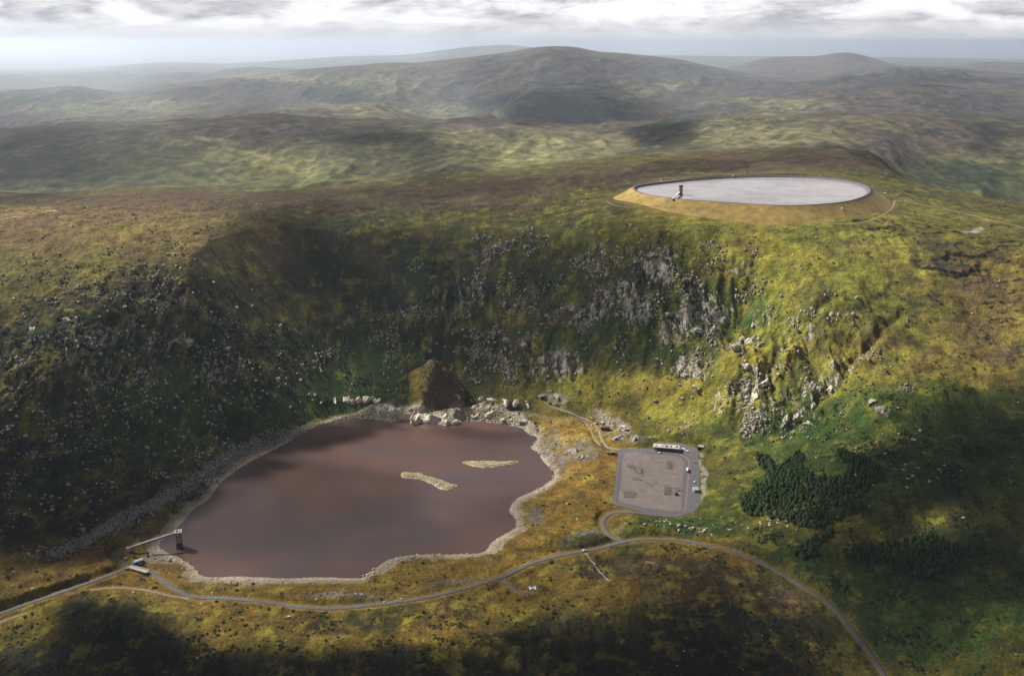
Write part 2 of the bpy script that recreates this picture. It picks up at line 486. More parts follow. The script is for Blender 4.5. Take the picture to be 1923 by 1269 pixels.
# knoll above the far shore
KG = np.array([pt(813, 688, 1404), pt(808, 702, 1394), pt(799, 732, 1381), pt(789, 768, 1364)])
d, par = seg_dist(XG, YG, KG); ki = np.clip(par.astype(int), 0, 2); kt = par - ki
ktop = 8 + KG[ki, 2] * (1 - kt) + KG[ki + 1, 2] * kt
side = XG > np.interp(YG, KG[::-1, 1], KG[::-1, 0])
de = np.sqrt(d * d + 30) - 5.5 + 3.5 * NB + 3.0 * NF + 1.5 * NC
kz = ktop + 2.5 * NB - de * np.where(side, .82, .60) - 3.5 * (ND - .4) + 2.5 * (NE - .4)
kn = np.where((YG > 1340) & (YG < 1440), np.clip((kz - Z) / 12.0, 0, 1), 0)
Z = np.where(kn > 0, np.maximum(Z, kz), Z)
g = KG[:, :2]
# small hollow right of the spur
g2 = np.array([q[:2] for q in on_tps([(850, 700), (850, 745)])]); d2, _ = seg_dist(XG, YG, g2); Z = Z - 5 * np.exp(-(d2 / 14) ** 2)
# low moraine mounds
for (mx, my, rx, ry, hgt) in [(1240, 740, 60, 26, 11), (1340, 680, 70, 22, 10), (1190, 828, 45, 12, 5), (1085, 850, 34, 16, 4), (1100, 1015, 70, 14, 4), (1240, 985, 60, 12, 5), (960, 585, 80, 16, 6),
                              (300, 1150, 200, 30, 7), (700, 1215, 260, 25, 6), (1300, 1080, 160, 22, 5), (1560, 1040, 60, 20, 5), (1650, 760, 50, 30, 8), (1460, 770, 60, 25, 7), (1700, 880, 60, 30, 7), (640, 740, 50, 14, 6), (930, 750, 60, 12, 4)]:
    Z = Z + hgt * blob(mx, my, rx * 1.3, ry * 1.4, 0, 0.9) * sst(0, 14, SDY)
# peat hags on the right hand plateau and on the far left
hagm = bmax([(1700, 430, 130, 35, 15), (1790, 500, 130, 90, 30), (1880, 560, 80, 130, 0), (1840, 660, 90, 40, 0), (1640, 430, 90, 20, 25), (1330, 410, 200, 14, 4), (1560, 400, 60, 12)]) * 1.0
hn = fbm(XG * 0.42 + NB * 6, YG * 0.9 + NC * 2, 24, 3, 61)
hpatch = sst(40, 70, SDR) * sst(-.32, .02, fbm(XG, YG, 80, 2, 71))
hcut = (1 - sst(.035, .10, np.abs(hn))) * hagm * hpatch
Z = Z + hagm * hpatch * sst(-.07, .07, hn) * 3.2
hn2 = fbm(XG * 0.5 + NB * 3, YG + NC * 1.5, 11, 3, 63)
hc2 = (1 - sst(.03, .09, np.abs(hn2))) * hagm * sst(40, 70, SDR) * sst(-.05, .2, fbm(XG, YG, 45, 2, 73))
Z = Z + hagm * sst(40, 70, SDR) * sst(-.06, .06, hn2) * 1.5 * sst(-.05, .2, fbm(XG, YG, 45, 2, 73))
hcut = np.maximum(hcut, hc2)
hagl = bmax([(150, 395, 260, 14), (600, 385, 300, 18), (900, 400, 300, 22), (700, 470, 160, 50, 20), (1300, 330, 200, 20, -5), (900, 350, 260, 16, -6), (1500, 300, 140, 12)])
hcl = sst(40, 70, SDR) * (1 - sst(0.0, 0.11, np.abs(fbm(XG * 0.35, YG * 1.3, 26, 3, 62)))) * hagl
Z = Z - hcl * 1.4
# gullies on the right hand slope
for gp in ([(1560, 560), (1480, 650), (1420, 720), (1400, 760)], [(1690, 590), (1600, 700), (1560, 740), (1500, 790)], [(1640, 640), (1580, 700), (1530, 760)], [(840, 470), (860, 540), (830, 640), (830, 720)], [(740, 500), (800, 600)]):
    g = np.array([q[:2] for q in on_tps(gp)])
    d, _ = seg_dist(XG, YG, g)
    Z = Z - 2.6 * np.exp(-(d / 6.0) ** 2) + 1.6 * np.exp(-((d - 14) / 7.0) ** 2)
# water basins and platforms
shore = np.minimum(np.maximum(SDL, 0) * 0.16, 2.4) + np.maximum(SDL - 15, 0) * 0.8
shore_rock = bmax([(680, 762, 80, 20, 0, .3), (790, 770, 90, 30, 0, .3), (930, 770, 80, 26, 0, .3), (985, 800, 30, 20, 0, .3)])
shore = shore + shore_rock * np.minimum(np.maximum(SDL, 0) * 1.2, 14) * (0.7 + 0.6 * NE)
shore = shore + 70 * kn * sst(9, 24, SDL)
Z = np.where(SDL > 0, np.minimum(Z, shore + 0.35 * NC * np.minimum(SDL, 6) / 6), Z)
Z = np.where((SDL > 0) & (SDL < 60), np.maximum(Z, 0.03 * SDL + 0.12 + 0.1 * NC), Z)
Z = np.where(SDL <= 0, -np.minimum(-SDL * 0.25 + 0.1, 9), Z)
Z = Z * (1 - sst(12, 0, SDY)) + 9.0 * sst(12, 0, SDY)
Z = np.where(SDR < 2, np.minimum(Z, 258.0), Z)
RB = np.where((SDR >= 2) & (SDR < 60), sst(60, 30, SDR), 0)
PAD = pt(1000, 1103, 7.2)
dpad = np.hypot(XG - PAD[0], YG - PAD[1])
tp = sst(16, 8, dpad); Z = Z * (1 - tp) + 7.0 * tp
ROADD = np.full(XG.shape, 1e9)
for k, (w, L) in ROADS.items():
    x0, x1, y0_, y1_ = L[:, 0].min() - 30, L[:, 0].max() + 30, L[:, 1].min() - 30, L[:, 1].max() + 30
    m = (XG > x0) & (XG < x1) & (YG > y0_) & (YG < y1_)
    d, par = seg_dist(XG[m], YG[m], L)
    i = np.clip(par.astype(int), 0, len(L) - 2); t = par - i
    if k in ('embankment_path', 'hill_track', 'side_track', 'grass_track', 'gravel_track'):
        pass
    rz = L[i, 2] * (1 - t) + L[i + 1, 2] * t
    wgt = sst(w / 2 + 9, w / 2 + 2.0, d)
    keep = (SDY[m] > 6) & (SDL[m] > 1)
    wgt = wgt * keep
    Z[m] = Z[m] * (1 - wgt) + (rz - 0.12) * wgt
    dd = ROADD[m]; ROADD[m] = np.minimum(dd, d - w / 2)


def Zat(X, Y):
    """bilinear height of the finished near mesh"""
    X = np.asarray(X, float); Y = np.asarray(Y, float)
    u = X / Y
    j = np.clip(np.searchsorted(uu, u) - 1, 0, len(uu) - 2); i = np.clip(np.searchsorted(yy, Y) - 1, 0, len(yy) - 2)
    tu = (u - uu[j]) / (uu[j + 1] - uu[j]); ty = (Y - yy[i]) / (yy[i + 1] - yy[i])
    return (Z[i, j] * (1 - tu) + Z[i, j + 1] * tu) * (1 - ty) + (Z[i + 1, j] * (1 - tu) + Z[i + 1, j + 1] * tu) * ty


def at(px, py, y0=620.0, y1=2400.0):
    """where the ray of a pixel meets the finished ground"""
    s = float(slope_of(py)); u = float(u_of(px, py))
    ys = np.arange(y0, y1, 1.0)
    z = Zat(u * ys, ys); r = HC - s * ys
    k = int(np.argmax(z > r))
    return Vector((u * ys[k], ys[k], float(z[k])))


# ------------------------------------------------------------------ colour of the ground (albedo, with some sun and shade put in)
OCH = np.array([.235, .140, .026]); OCH2 = np.array([.31, .195, .045]); OLV = np.array([.115, .105, .018]); YOL = np.array([.425, .385, .055]); GRN = np.array([.050, .105, .022]); DGR = np.array([.026, .050, .018])
HEA = np.array([.055, .036, .022]); BRN = np.array([.13, .085, .05]); PEA = np.array([.030, .021, .018]); STO = np.array([.36, .32, .26]); GRY = np.array([.17, .155, .145]); PUR = np.array([.095, .065, .065])
DHE = np.array([.018, .018, .010])  # dark heather, taken darker still to deepen the cloud shade
col = np.ones(XG.shape + (3,)) * OLV


def lay(c, w):
    global col
    w = np.clip(w, 0, 1)[..., None]
    col = col * (1 - w) + c * w


V1 = fbm(XG, YG, 45, 4, 201); V2 = fbm(XG, YG, 16, 4, 202, 0.6); V3 = fbm(XG, YG * 1.0, 6, 3, 203, 0.6)
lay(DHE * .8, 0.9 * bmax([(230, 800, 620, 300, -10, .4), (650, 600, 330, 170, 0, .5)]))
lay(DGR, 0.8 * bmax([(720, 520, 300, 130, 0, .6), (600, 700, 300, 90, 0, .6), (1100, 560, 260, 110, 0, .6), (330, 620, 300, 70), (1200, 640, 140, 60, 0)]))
lay(GRN, 0.7 * bmax([(640, 700, 120, 60, 0, .7), (1170, 630, 130, 40), (1390, 580, 60, 50), (1560, 790, 120, 50, -20, .7), (1450, 820, 120, 35, -10), (1690, 860, 270, 110, 0, .8), (1800, 820, 220, 100, 0, .8), (1340, 790, 60, 25), (1580, 620, 60, 30, -30)]))
lay(OLV, 0.7 * bmax([(520, 520, 90, 50), (880, 590, 100, 22, 10), (1000, 700, 200, 60, 0, .6), (1050, 750, 200, 30)]))
lay(np.array([.25, .160, .070]), 0.85 * bmax([(120, 430, 360, 62, 0, .7), (400, 440, 150, 50)]))
lay(YOL, 0.55 * bmax([(120, 500, 260, 60, -12), (200, 450, 200, 30, -10)]) * (0.6 + V2))
lay(BRN * 0.7, 0.7 * bmax([(600, 385, 500, 22, 0, .5), (900, 350, 360, 26, -6), (1500, 300, 240, 22), (1250, 320, 200, 20, -6)]))
lay(HEA, 0.8 * bmax([(1330, 330, 170, 14, -6), (720, 388, 260, 18), (1150, 345, 130, 14, -5), (300, 372, 340, 7), (1000, 350, 200, 16, -6)]))
lay(OLV * .9, 0.7 * bmax([(1000, 420, 360, 28, 0), (1230, 430, 120, 30)]))
lay(YOL, 0.85 * bmax([(1640, 560, 320, 170, -10, .5), (1450, 450, 260, 60, 5, .6), (1850, 620, 200, 120, 0, .6), (1300, 760, 110, 45), (1100, 730, 160, 30), (1420, 670, 140, 30, -15)]) * (.8 + .4 * V1))
lay(OCH2, 0.6 * bmax([(1770, 650, 200, 70, -12), (1850, 540, 120, 60, -20), (1240, 740, 60, 22), (1410, 670, 80, 14, -10), (1900, 700, 100, 40, 0)]) * (.9 + .8 * V2))
lay(GRN * 1.35, 0.5 * bmax([(1600, 690, 200, 50, -28), (1520, 560, 160, 40, -25), (1500, 480, 160, 40, -15), (1380, 620, 60, 40)]) * sst(-.2, .4, V1))
lay(HEA * 1.1, .8 * bmax([(1560, 303, 100, 17, 5), (1250, 325, 160, 14, -6)])); lay(BRN * 1.1, .7 * bmax([(1440, 305, 90, 16)]))
# foreground
fg = sst(1015, 1070, PYW + 0.03 * np.abs(PXW - 700)) * sst(1750, 1450, PXW)
lay(OCH, 0.8 * fg)
lay(OCH, bmax([(1090, 900, 120, 150, 0, .4), (1060, 830, 90, 60, 0, .3), (1050, 990, 180, 50, -15), (250, 1040, 160, 60, -25, .5), (430, 880, 90, 22, -38)]))
lay(OCH2 * 1.1, 0.8 * bmax([(1075, 815, 75, 30, 0, .4)]))
lay(OLV, 0.7 * sst(0.0, 0.5, V1 + 0.25) * fg * sst(1100, 1140, PYW))
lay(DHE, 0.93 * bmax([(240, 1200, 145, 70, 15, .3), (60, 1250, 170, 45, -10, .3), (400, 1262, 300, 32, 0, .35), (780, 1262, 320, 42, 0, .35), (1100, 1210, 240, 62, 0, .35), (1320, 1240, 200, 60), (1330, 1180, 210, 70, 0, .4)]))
lay(HEA, 0.85 * bmax([(1110, 1018, 75, 17, -8, .3), (1200, 1065, 160, 24, 0, .35), (1340, 1105, 150, 40, 5, .4), (1150, 1062, 120, 16, 0, .3)]))
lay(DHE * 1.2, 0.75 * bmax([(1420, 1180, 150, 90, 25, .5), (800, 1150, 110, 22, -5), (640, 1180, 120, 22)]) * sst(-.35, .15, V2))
lay(BRN * 1.4, 0.6 * bmax([(1480, 1130, 70, 30, 30)]))
lay(DGR, 0.85 * bmax([(1500, 1060, 120, 50, 20, .5), (1290, 990, 110, 18, 0, .3), (1620, 1150, 120, 70, 30), (1780, 1060, 190, 70)]))
lay(OLV * .9, 0.8 * bmax([(1700, 990, 110, 60, -20, .5), (1830, 1170, 190, 110, -20, .6), (1760, 960, 80, 40)]) * (.75 + .5 * V2))
lay(GRN, 0.6 * bmax([(1800, 1190, 140, 50, -15), (1700, 1130, 80, 40)]) * sst(-.2, .3, V1))
lay(BRN * .8, 0.5 * bmax([(1600, 860, 120, 60, 0), (1650, 800, 60, 40)]) * sst(-.1, .3, V1))
# mottling everywhere: streaks that run down the slopes, patches of grass, bracken and heather
VS = fbm(XG + V2 * 5, YG * .22, 8, 4, 207, .6); VT = fbm(XG * .35, YG, 10, 3, 208)
lay(YOL * .8, .5 * sst(.12, .4, VS) * np.maximum(steep, .3)); lay(DGR * .8, .6 * sst(.12, .4, -VS) * np.maximum(steep, .25))
lay(GRN * .9, .42 * sst(.06, .34, fbm(XG, YG, 90, 4, 209)) * (1 - fg))
lay(BRN * .9, .4 * sst(.15, .35, fbm(XG, YG, 70, 4, 210)) * sst(800, 620, PYW))
lay(HEA, .3 * sst(.15, .4, VT) * sst(900, 500, PYW))
lay(DGR, 0.55 * sst(0.12, 0.5, V2) * (1 - 0.6 * sst(30, 0, SDL)))
lay(HEA, 0.45 * sst(0.10, 0.45, V3 + 0.3 * V1))
lay(YOL, 0.35 * sst(0.12, 0.5, -V2))
lay(OCH, 0.35 * sst(0.16, 0.45, -V3) * sst(0, .3, V1))
lay(GRN * 1.15, .62 * bmax([(1700, 850, 270, 110, 0, .7), (1790, 1150, 210, 110, -15, .7), (1560, 800, 140, 40, -20, .7), (640, 690, 170, 60, 0, .7), (1160, 640, 150, 50, 0, .7), (1300, 990, 110, 16), (1560, 1080, 130, 60, 20, .7), (1400, 590, 130, 50, 0, .7), (350, 760, 260, 90, -10, .7)]) * (.75 + V2 + .5 * V1))
plat = bmax([(500, 376, 620, 20, 0, .5), (1000, 345, 280, 20, -6, .5), (1430, 306, 210, 20, 0, .5), (1570, 303, 100, 22, 5, .5)])
lay(np.array([.125, .075, .045]), .72 * plat * sst(-.45, .1, V2)); lay(HEA, .55 * plat * sst(0, .35, -V2 + .5 * V1))
lay(np.array([.22, .130, .060]), .5 * bmax([(150, 430, 380, 50, 0, .6), (1850, 560, 120, 90, 0, .7)]) * sst(-.3, .2, V2))
col = col * (1 + 0.35 * V3[..., None] + 0.25 * V1[..., None])
# peat and heather hags
lay(PEA, 0.95 * hcut); lay(PUR * .8, 0.5 * hagm * sst(.12, .4, fbm(XG, YG, 40, 3, 77)))
lay(PEA, 0.75 * hcl)
pale = (1 - sst(0.0, 0.05, np.abs(fbm(XG, YG, 60, 3, 88)))) * hagm
lay(OCH2, 0.5 * pale)
# bracken greens near the shore
lay(np.array([.10, .14, .03]), 0.8 * bmax([(510, 788, 80, 20, -15, .4), (660, 735, 60, 16, -10, .4)]) * sst(-.3, .1, V3))
# stones of the shore, moraine and bare patches
lay(np.array([.37, .30, .22]), sst(15, 8, SDL + 6 * V2 + 9 * V1) * (SDL > -3))
lay(np.array([.50, .43, .33]), 0.7 * sst(7, 3, SDL + 3 * V3 + 5 * V1) * (SDL > -3))
bandl, _ = seg_dist(XG, YG, np.array([q[:2] for q in on_tps([(110, 1045), (200, 1000), (330, 925), (430, 865), (520, 810), (600, 770)])]))
lay(GRY * 1.05, 0.8 * sst(16, 5, bandl + 7 * V2))
lay(STO * 1.35, 0.95 * shore_rock * sst(24, 13, SDL + 6 * V2))
lay(OCH * .75, .6 * sst(.1, .4, kn) * (SDL > 14)); lay(OLV * 1.1, .9 * sst(-.2, .2, V2) * sst(.1, .4, kn) * (SDL > 14)); lay(BRN * 1.15, .7 * sst(.05, .3, kn) * (XG > np.interp(YG, KG[::-1, 1], KG[::-1, 0]) + 3) * (SDL > 14) * (kn > .35))  # knoll grass; right flank browned, its shaded side put into the colour
lay(GRY * 1.2, 0.85 * bmax([(1085, 852, 40, 18, 0, .5), (1190, 826, 45, 12, 0, .4), (1000, 970, 20, 20), (1110, 1003, 60, 7, -12), (840, 1095, 60, 7, -12), (640, 1122, 90, 6), (1045, 830, 25, 25), (1040, 850, 25, 40, -20)]) * sst(-.3, .1, V3))
lay(STO * 1.15, 0.85 * bmax([(300, 1040, 30, 14, 20, .3), (1150, 795, 45, 12, 25, .4), (1040, 745, 30, 12, 20), (1290, 843, 26, 6), (1318, 890, 7, 50, 0, .4)]) * sst(-.5, .0, V3))
lay(np.array([.34, .25, .20]), 0.8 * bmax([(285, 1046, 18, 12, 0, .4)]))
lay(np.array([.5, .45, .38]), 0.9 * bmax([(1835, 429, 14, 5, -20, .3), (1815, 435, 14, 3, 0), (35, 411, 12, 1.2), (95, 402, 14, 1.2, -8)], PX=PXG, PY=PYG) * sst(-.6, -.1, V3))
lay(BRN * 1.1, 0.6 * bmax([(815, 705, 16, 30, 0, .4)]))
# verges of the roads
lay(OCH2, 0.65 * sst(4.5, 1.0, ROADD) * (PYG > 900))
lay(OCH2 * .9, 0.8 * sst(50, 25, SDR) * (SDR > -5) * sst(1800, 1700, YG)); lay(BRN * 1.3, .5 * sst(60, 10, SDR) * sst(1750, 1850, YG))
rock = crag_big * (0.42 + .38 * sst(700, 1000, PXW) - .22 * sst(1320, 1380, PXW)) + 0.26 * scree + 0.15 * steep
rock = rock * sst(0, 10, ROADD) * (SDL > 0) * (1 - 0.8 * sst(70, 30, SDR))
rock = rock * (1 - .8 * shore_rock)
# bedrock shows on the convex and steep bits
gy = np.gradient(Z, axis=0) / np.gradient(YG, axis=0); gx = np.gradient(Z, axis=1) / np.gradient(XG, axis=1)
sl = np.hypot(gx, gy)
rock = rock * (0.55 + 0.6 * sst(0.5, 1.5, sl)) + 0.25 * V3 * (rock > 0.05)


# ------------------------------------------------------------------ materials
def new_mat(name):
    m = bpy.data.materials.new(name); m.use_nodes = True
    m.node_tree.nodes.clear()
    out = m.node_tree.nodes.new('ShaderNodeOutputMaterial')
    return m, m.node_tree, out


def bsdf(nt, out, rough=0.9, spec=0.2):
    b = nt.nodes.new('ShaderNodeBsdfPrincipled'); b.inputs['Roughness'].default_value = rough
    b.inputs['Specular IOR Level'].default_value = spec
    nt.links.new(b.outputs[0], out.inputs[0])
    return b


def noise(nt, scale, detail=4, rough=0.55, vec=None, dist=0.0):
    n = N(nt, 'ShaderNodeTexNoise', inp={'Scale': scale, 'Detail': detail, 'Roughness': rough, 'Distortion': dist})
    if vec is None:
        g = nt.nodes.new('ShaderNodeNewGeometry'); vec = g.outputs['Position']
    nt.links.new(vec, n.inputs['Vector'])
    return n.outputs[0]


def ground_mat(name, rockcol=(.40, .37, .325), fine=0.35, bump=1.0, scale=1.0):
    m, nt, out = new_mat(name)
    b = bsdf(nt, out, 0.95, 0.1)
    a = N(nt, 'ShaderNodeAttribute', attribute_name='col')
    f1 = noise(nt, fine * scale, 6, 0.7); f2 = noise(nt, 0.05 * scale, 5, 0.6)
    c = mixc(nt, 1.0, a.outputs['Color'], ramp(nt, f1, [(0.33, 0.50), (0.5, 0.97), (0.66, 1.55)]), 'MULTIPLY')
    c = mixc(nt, 1.0, c, ramp(nt, f2, [(0.32, 0.74), (0.68, 1.26)]), 'MULTIPLY')
    r = N(nt, 'ShaderNodeAttribute', attribute_name='rock')
    mp = nt.nodes.new('ShaderNodeMapping'); gg = nt.nodes.new('ShaderNodeNewGeometry'); nt.links.new(gg.outputs['Position'], mp.inputs[0]); mp.inputs['Scale'].default_value = (1.25, .5, .32)
    f3 = noise(nt, 0.20 * scale, 8, 0.74, vec=mp.outputs[0], dist=0.5)
    rk = mathn(nt, 'ADD', mathn(nt, 'MULTIPLY', r.outputs['Fac'], 0.30), f3)
    rm = ramp(nt, rk, [(0.765, 0.0), (0.795, 1.0)])
    f4 = noise(nt, 0.5 * scale, 6, 0.75, vec=mp.outputs[0])
    rc = mixc(nt, 1.0, tuple(v * 0.7 for v in rockcol), ramp(nt, f4, [(0.34, 0.18), (0.5, 1.0), (0.62, 1.75)]), 'MULTIPLY')
    c = mixc(nt, rm, c, rc)
    nt.links.new(c, b.inputs['Base Color'])
    bp = N(nt, 'ShaderNodeBump', inp={'Strength': 1.0, 'Distance': 2.4 * bump})
    h = mathn(nt, 'ADD', f1, mathn(nt, 'MULTIPLY', f4, 0.5))
    nt.links.new(h, bp.inputs['Height']); nt.links.new(bp.outputs[0], b.inputs['Normal'])
    return m


def plain_mat(name, c, rough=0.8, var=0.35, scale=0.6, spec=0.3, metal=0.0, bump=0.0, world=True):
    m, nt, out = new_mat(name)
    b = bsdf(nt, out, rough, spec)
    b.inputs['Metallic'].default_value = metal
    f = noise(nt, scale, 5, 0.65)
    k = mixc(nt, 1.0, tuple(v * 0.68 for v in c), ramp(nt, f, [(0.3, 1 - var), (0.7, 1 + var)]), 'MULTIPLY')
    nt.links.new(k, b.inputs['Base Color'])
    if bump:
        bp = N(nt, 'ShaderNodeBump', inp={'Strength': 0.8, 'Distance': bump})
        nt.links.new(f, bp.inputs['Height']); nt.links.new(bp.outputs[0], b.inputs['Normal'])
    return m


M = {}
ALB = 0.64
M['ground'] = ground_mat('moor_ground')
M['hills'] = ground_mat('hill_ground', fine=0.06, bump=3.0, scale=0.35)
M['asphalt'] = plain_mat('asphalt', (.115, .108, .118), 0.9, .22, .15)
M['gravel'] = plain_mat('gravel', (.25, .205, .15), 0.95, .35, .3)
M['yard'] = plain_mat('yard_gravel', (.185, .150, .140), 0.95, .22, .12)
M['verge'] = plain_mat('yard_chippings', (.12, .112, .122), 0.95, .25, .3)
M['lining'] = plain_mat('asphalt_lining', (.105, .100, .115), 0.85, .2, .1)
M['bank'] = plain_mat('embankment_grass', (.31, .215, .060), 0.95, .42, .07)
M['granite'] = plain_mat('granite', (.52, .47, .40), 0.9, .6, .35, bump=1.0)
M['darkgranite'] = plain_mat('dark_granite', (.33, .30, .26), 0.9, .6, .3, bump=1.0)  # granite in a darker tone
M['shore_granite'] = plain_mat('pale_granite', (.66, .59, .49), 0.9, .55, .3, bump=1.0)
M['sand'] = plain_mat('island_stones', (.60, .51, .35), 0.95, .5, .5, bump=.6)
M['concrete'] = plain_mat('concrete', (.42, .38, .34), 0.85, .2, .3)
M['pinkconc'] = plain_mat('pink_concrete', (.30, .20, .165), 0.85, .25, .25)
M['darkconc'] = plain_mat('dark_concrete', (.05, .04, .045), 0.7, .2, .25)
M['white'] = plain_mat('white_paint', (.78, .77, .74), 0.6, .06, .8)
M['cream'] = plain_mat('cream_roofing', (.60, .56, .52), 0.7, .35, .25)
M['dark'] = plain_mat('dark_opening', (.02, .018, .018), 0.8, .2, .5)
M['steel'] = plain_mat('galvanised_steel', (.33, .33, .34), 0.5, .2, .5, metal=.5)
M['rust'] = plain_mat('rusty_steel', (.09, .035, .022), 0.8, .4, .8)
M['blue'] = plain_mat('blue_roofing', (.12, .24, .34), 0.5, .15, .5)
M['yellow'] = plain_mat('yellow_paint', (.65, .38, .04), 0.5, .15, .5)
M['orange'] = plain_mat('orange_paint', (.45, .12, .02), 0.6, .15, .5)
M['greygreen'] = plain_mat('grey_green_roofing', (.33, .36, .29), 0.6, .12, .4)
M['wall'] = plain_mat('ochre_render', (.34, .22, .09), 0.85, .2, .3)
M['tyre'] = plain_mat('black_rubber', (.02, .02, .02), 0.8, .1, 1)
M['glass'] = plain_mat('window_glass', (.03, .035, .045), 0.1, .05, 1, spec=.6)
M['bark'] = plain_mat('bark', (.06, .045, .03), 0.9, .3, 2)


def foliage_mat(name, c):
    m, nt, out = new_mat(name)
    b = bsdf(nt, out, 0.9, 0.1)
    oi = nt.nodes.new('ShaderNodeObjectInfo')
    f = noise(nt, 0.5, 3)
    k = mixc(nt, 1.0, c, ramp(nt, f, [(0.3, .55), (0.7, 1.5)]), 'MULTIPLY')
    k = mixc(nt, 1.0, k, ramp(nt, oi.outputs['Random'], [(0.0, .6), (1.0, 1.5)]), 'MULTIPLY')
    nt.links.new(k, b.inputs['Base Color'])
    return m


M['needles'] = foliage_mat('conifer_needles', (.034, .058, .019))
M['shrub'] = foliage_mat('shrub_leaves', (.028, .034, .012))


def water_mat(name, c1, c2, scale, rough, bumpd, spec=0.5, ripple=.5):
    m, nt, out = new_mat(name)
    b = bsdf(nt, out, rough, spec)
    b.inputs['IOR'].default_value = 1.333
    f = noise(nt, scale, 5, 0.6, dist=1.0)
    nt.links.new(mixc(nt, ramp(nt, f, [(0.38, 0.0), (0.62, 1.0)]), tuple(v * .68 for v in c1), tuple(v * .68 for v in c2)), b.inputs['Base Color'])
    bp = N(nt, 'ShaderNodeBump', inp={'Strength': 1.0, 'Distance': bumpd})
    nt.links.new(noise(nt, ripple, 4, 0.6), bp.inputs['Height']); nt.links.new(bp.outputs[0], b.inputs['Normal'])
    return m


M['lake'] = water_mat('peaty_lake_water', (.126, .072, .058), (.094, .070, .072), .006, .09, .16)
M['reswater'] = water_mat('reservoir_water', (.46, .43, .45), (.36, .33, .35), .02, .12, .03)  # pale base colour holds the sky's reflection on the water


# ------------------------------------------------------------------ mesh helpers
def mesh_obj(name, V, F, mat, parent=None, **props):
    me = bpy.data.meshes.new(name)
    V = np.asarray(V, np.float32)
    F = np.asarray(F) if not isinstance(F, list) else F
    if isinstance(F, np.ndarray):
        me.vertices.add(len(V)); me.vertices.foreach_set('co', V.ravel())
        n, k = F.shape
        me.loops.add(n * k); me.loops.foreach_set('vertex_index', F.ravel().astype(np.int32))
        me.polygons.add(n); me.polygons.foreach_set('loop_start', np.arange(0, n * k, k, dtype=np.int32))
        me.update(calc_edges=True); me.validate()
    else:
        me.from_pydata([tuple(map(float, v)) for v in V], [], F); me.update()
    if mat: me.materials.append(mat)
    o = bpy.data.objects.new(name, me); C.objects.link(o)
    if parent: o.parent = parent
    for a, b in props.items(): o[a] = b
    return o


def grid_faces(nr, nc):
    i = np.arange(nr - 1)[:, None] * nc + np.arange(nc - 1)[None]
    return np.stack([i, i + 1, i + nc + 1, i + nc], -1).reshape(-1, 4)


def smooth(o):
    o.data.polygons.foreach_set('use_smooth', np.ones(len(o.data.polygons), bool)); o.data.update()


def set_attr(o, colr, rk):
    a = o.data.attributes.new('col', 'FLOAT_COLOR', 'POINT')
    c4 = np.concatenate([np.clip(colr.reshape(-1, 3) * ALB, 0.003, 1), np.ones((colr.reshape(-1, 3).shape[0], 1))], 1).astype(np.float32)
    a.data.foreach_set('color', c4.ravel())
    r = o.data.attributes.new('rock', 'FLOAT', 'POINT'); r.data.foreach_set('value', rk.ravel().astype(np.float32))


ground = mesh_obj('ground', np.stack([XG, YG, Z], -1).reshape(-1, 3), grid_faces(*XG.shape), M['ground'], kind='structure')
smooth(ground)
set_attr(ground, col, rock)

# ------------------------------------------------------------------ far terrain
uf = np.concatenate([np.linspace(-1.0, -0.56, 50)[:-1], np.linspace(-0.56, 0.56, 620), np.linspace(0.56, 1.0, 50)[1:]])


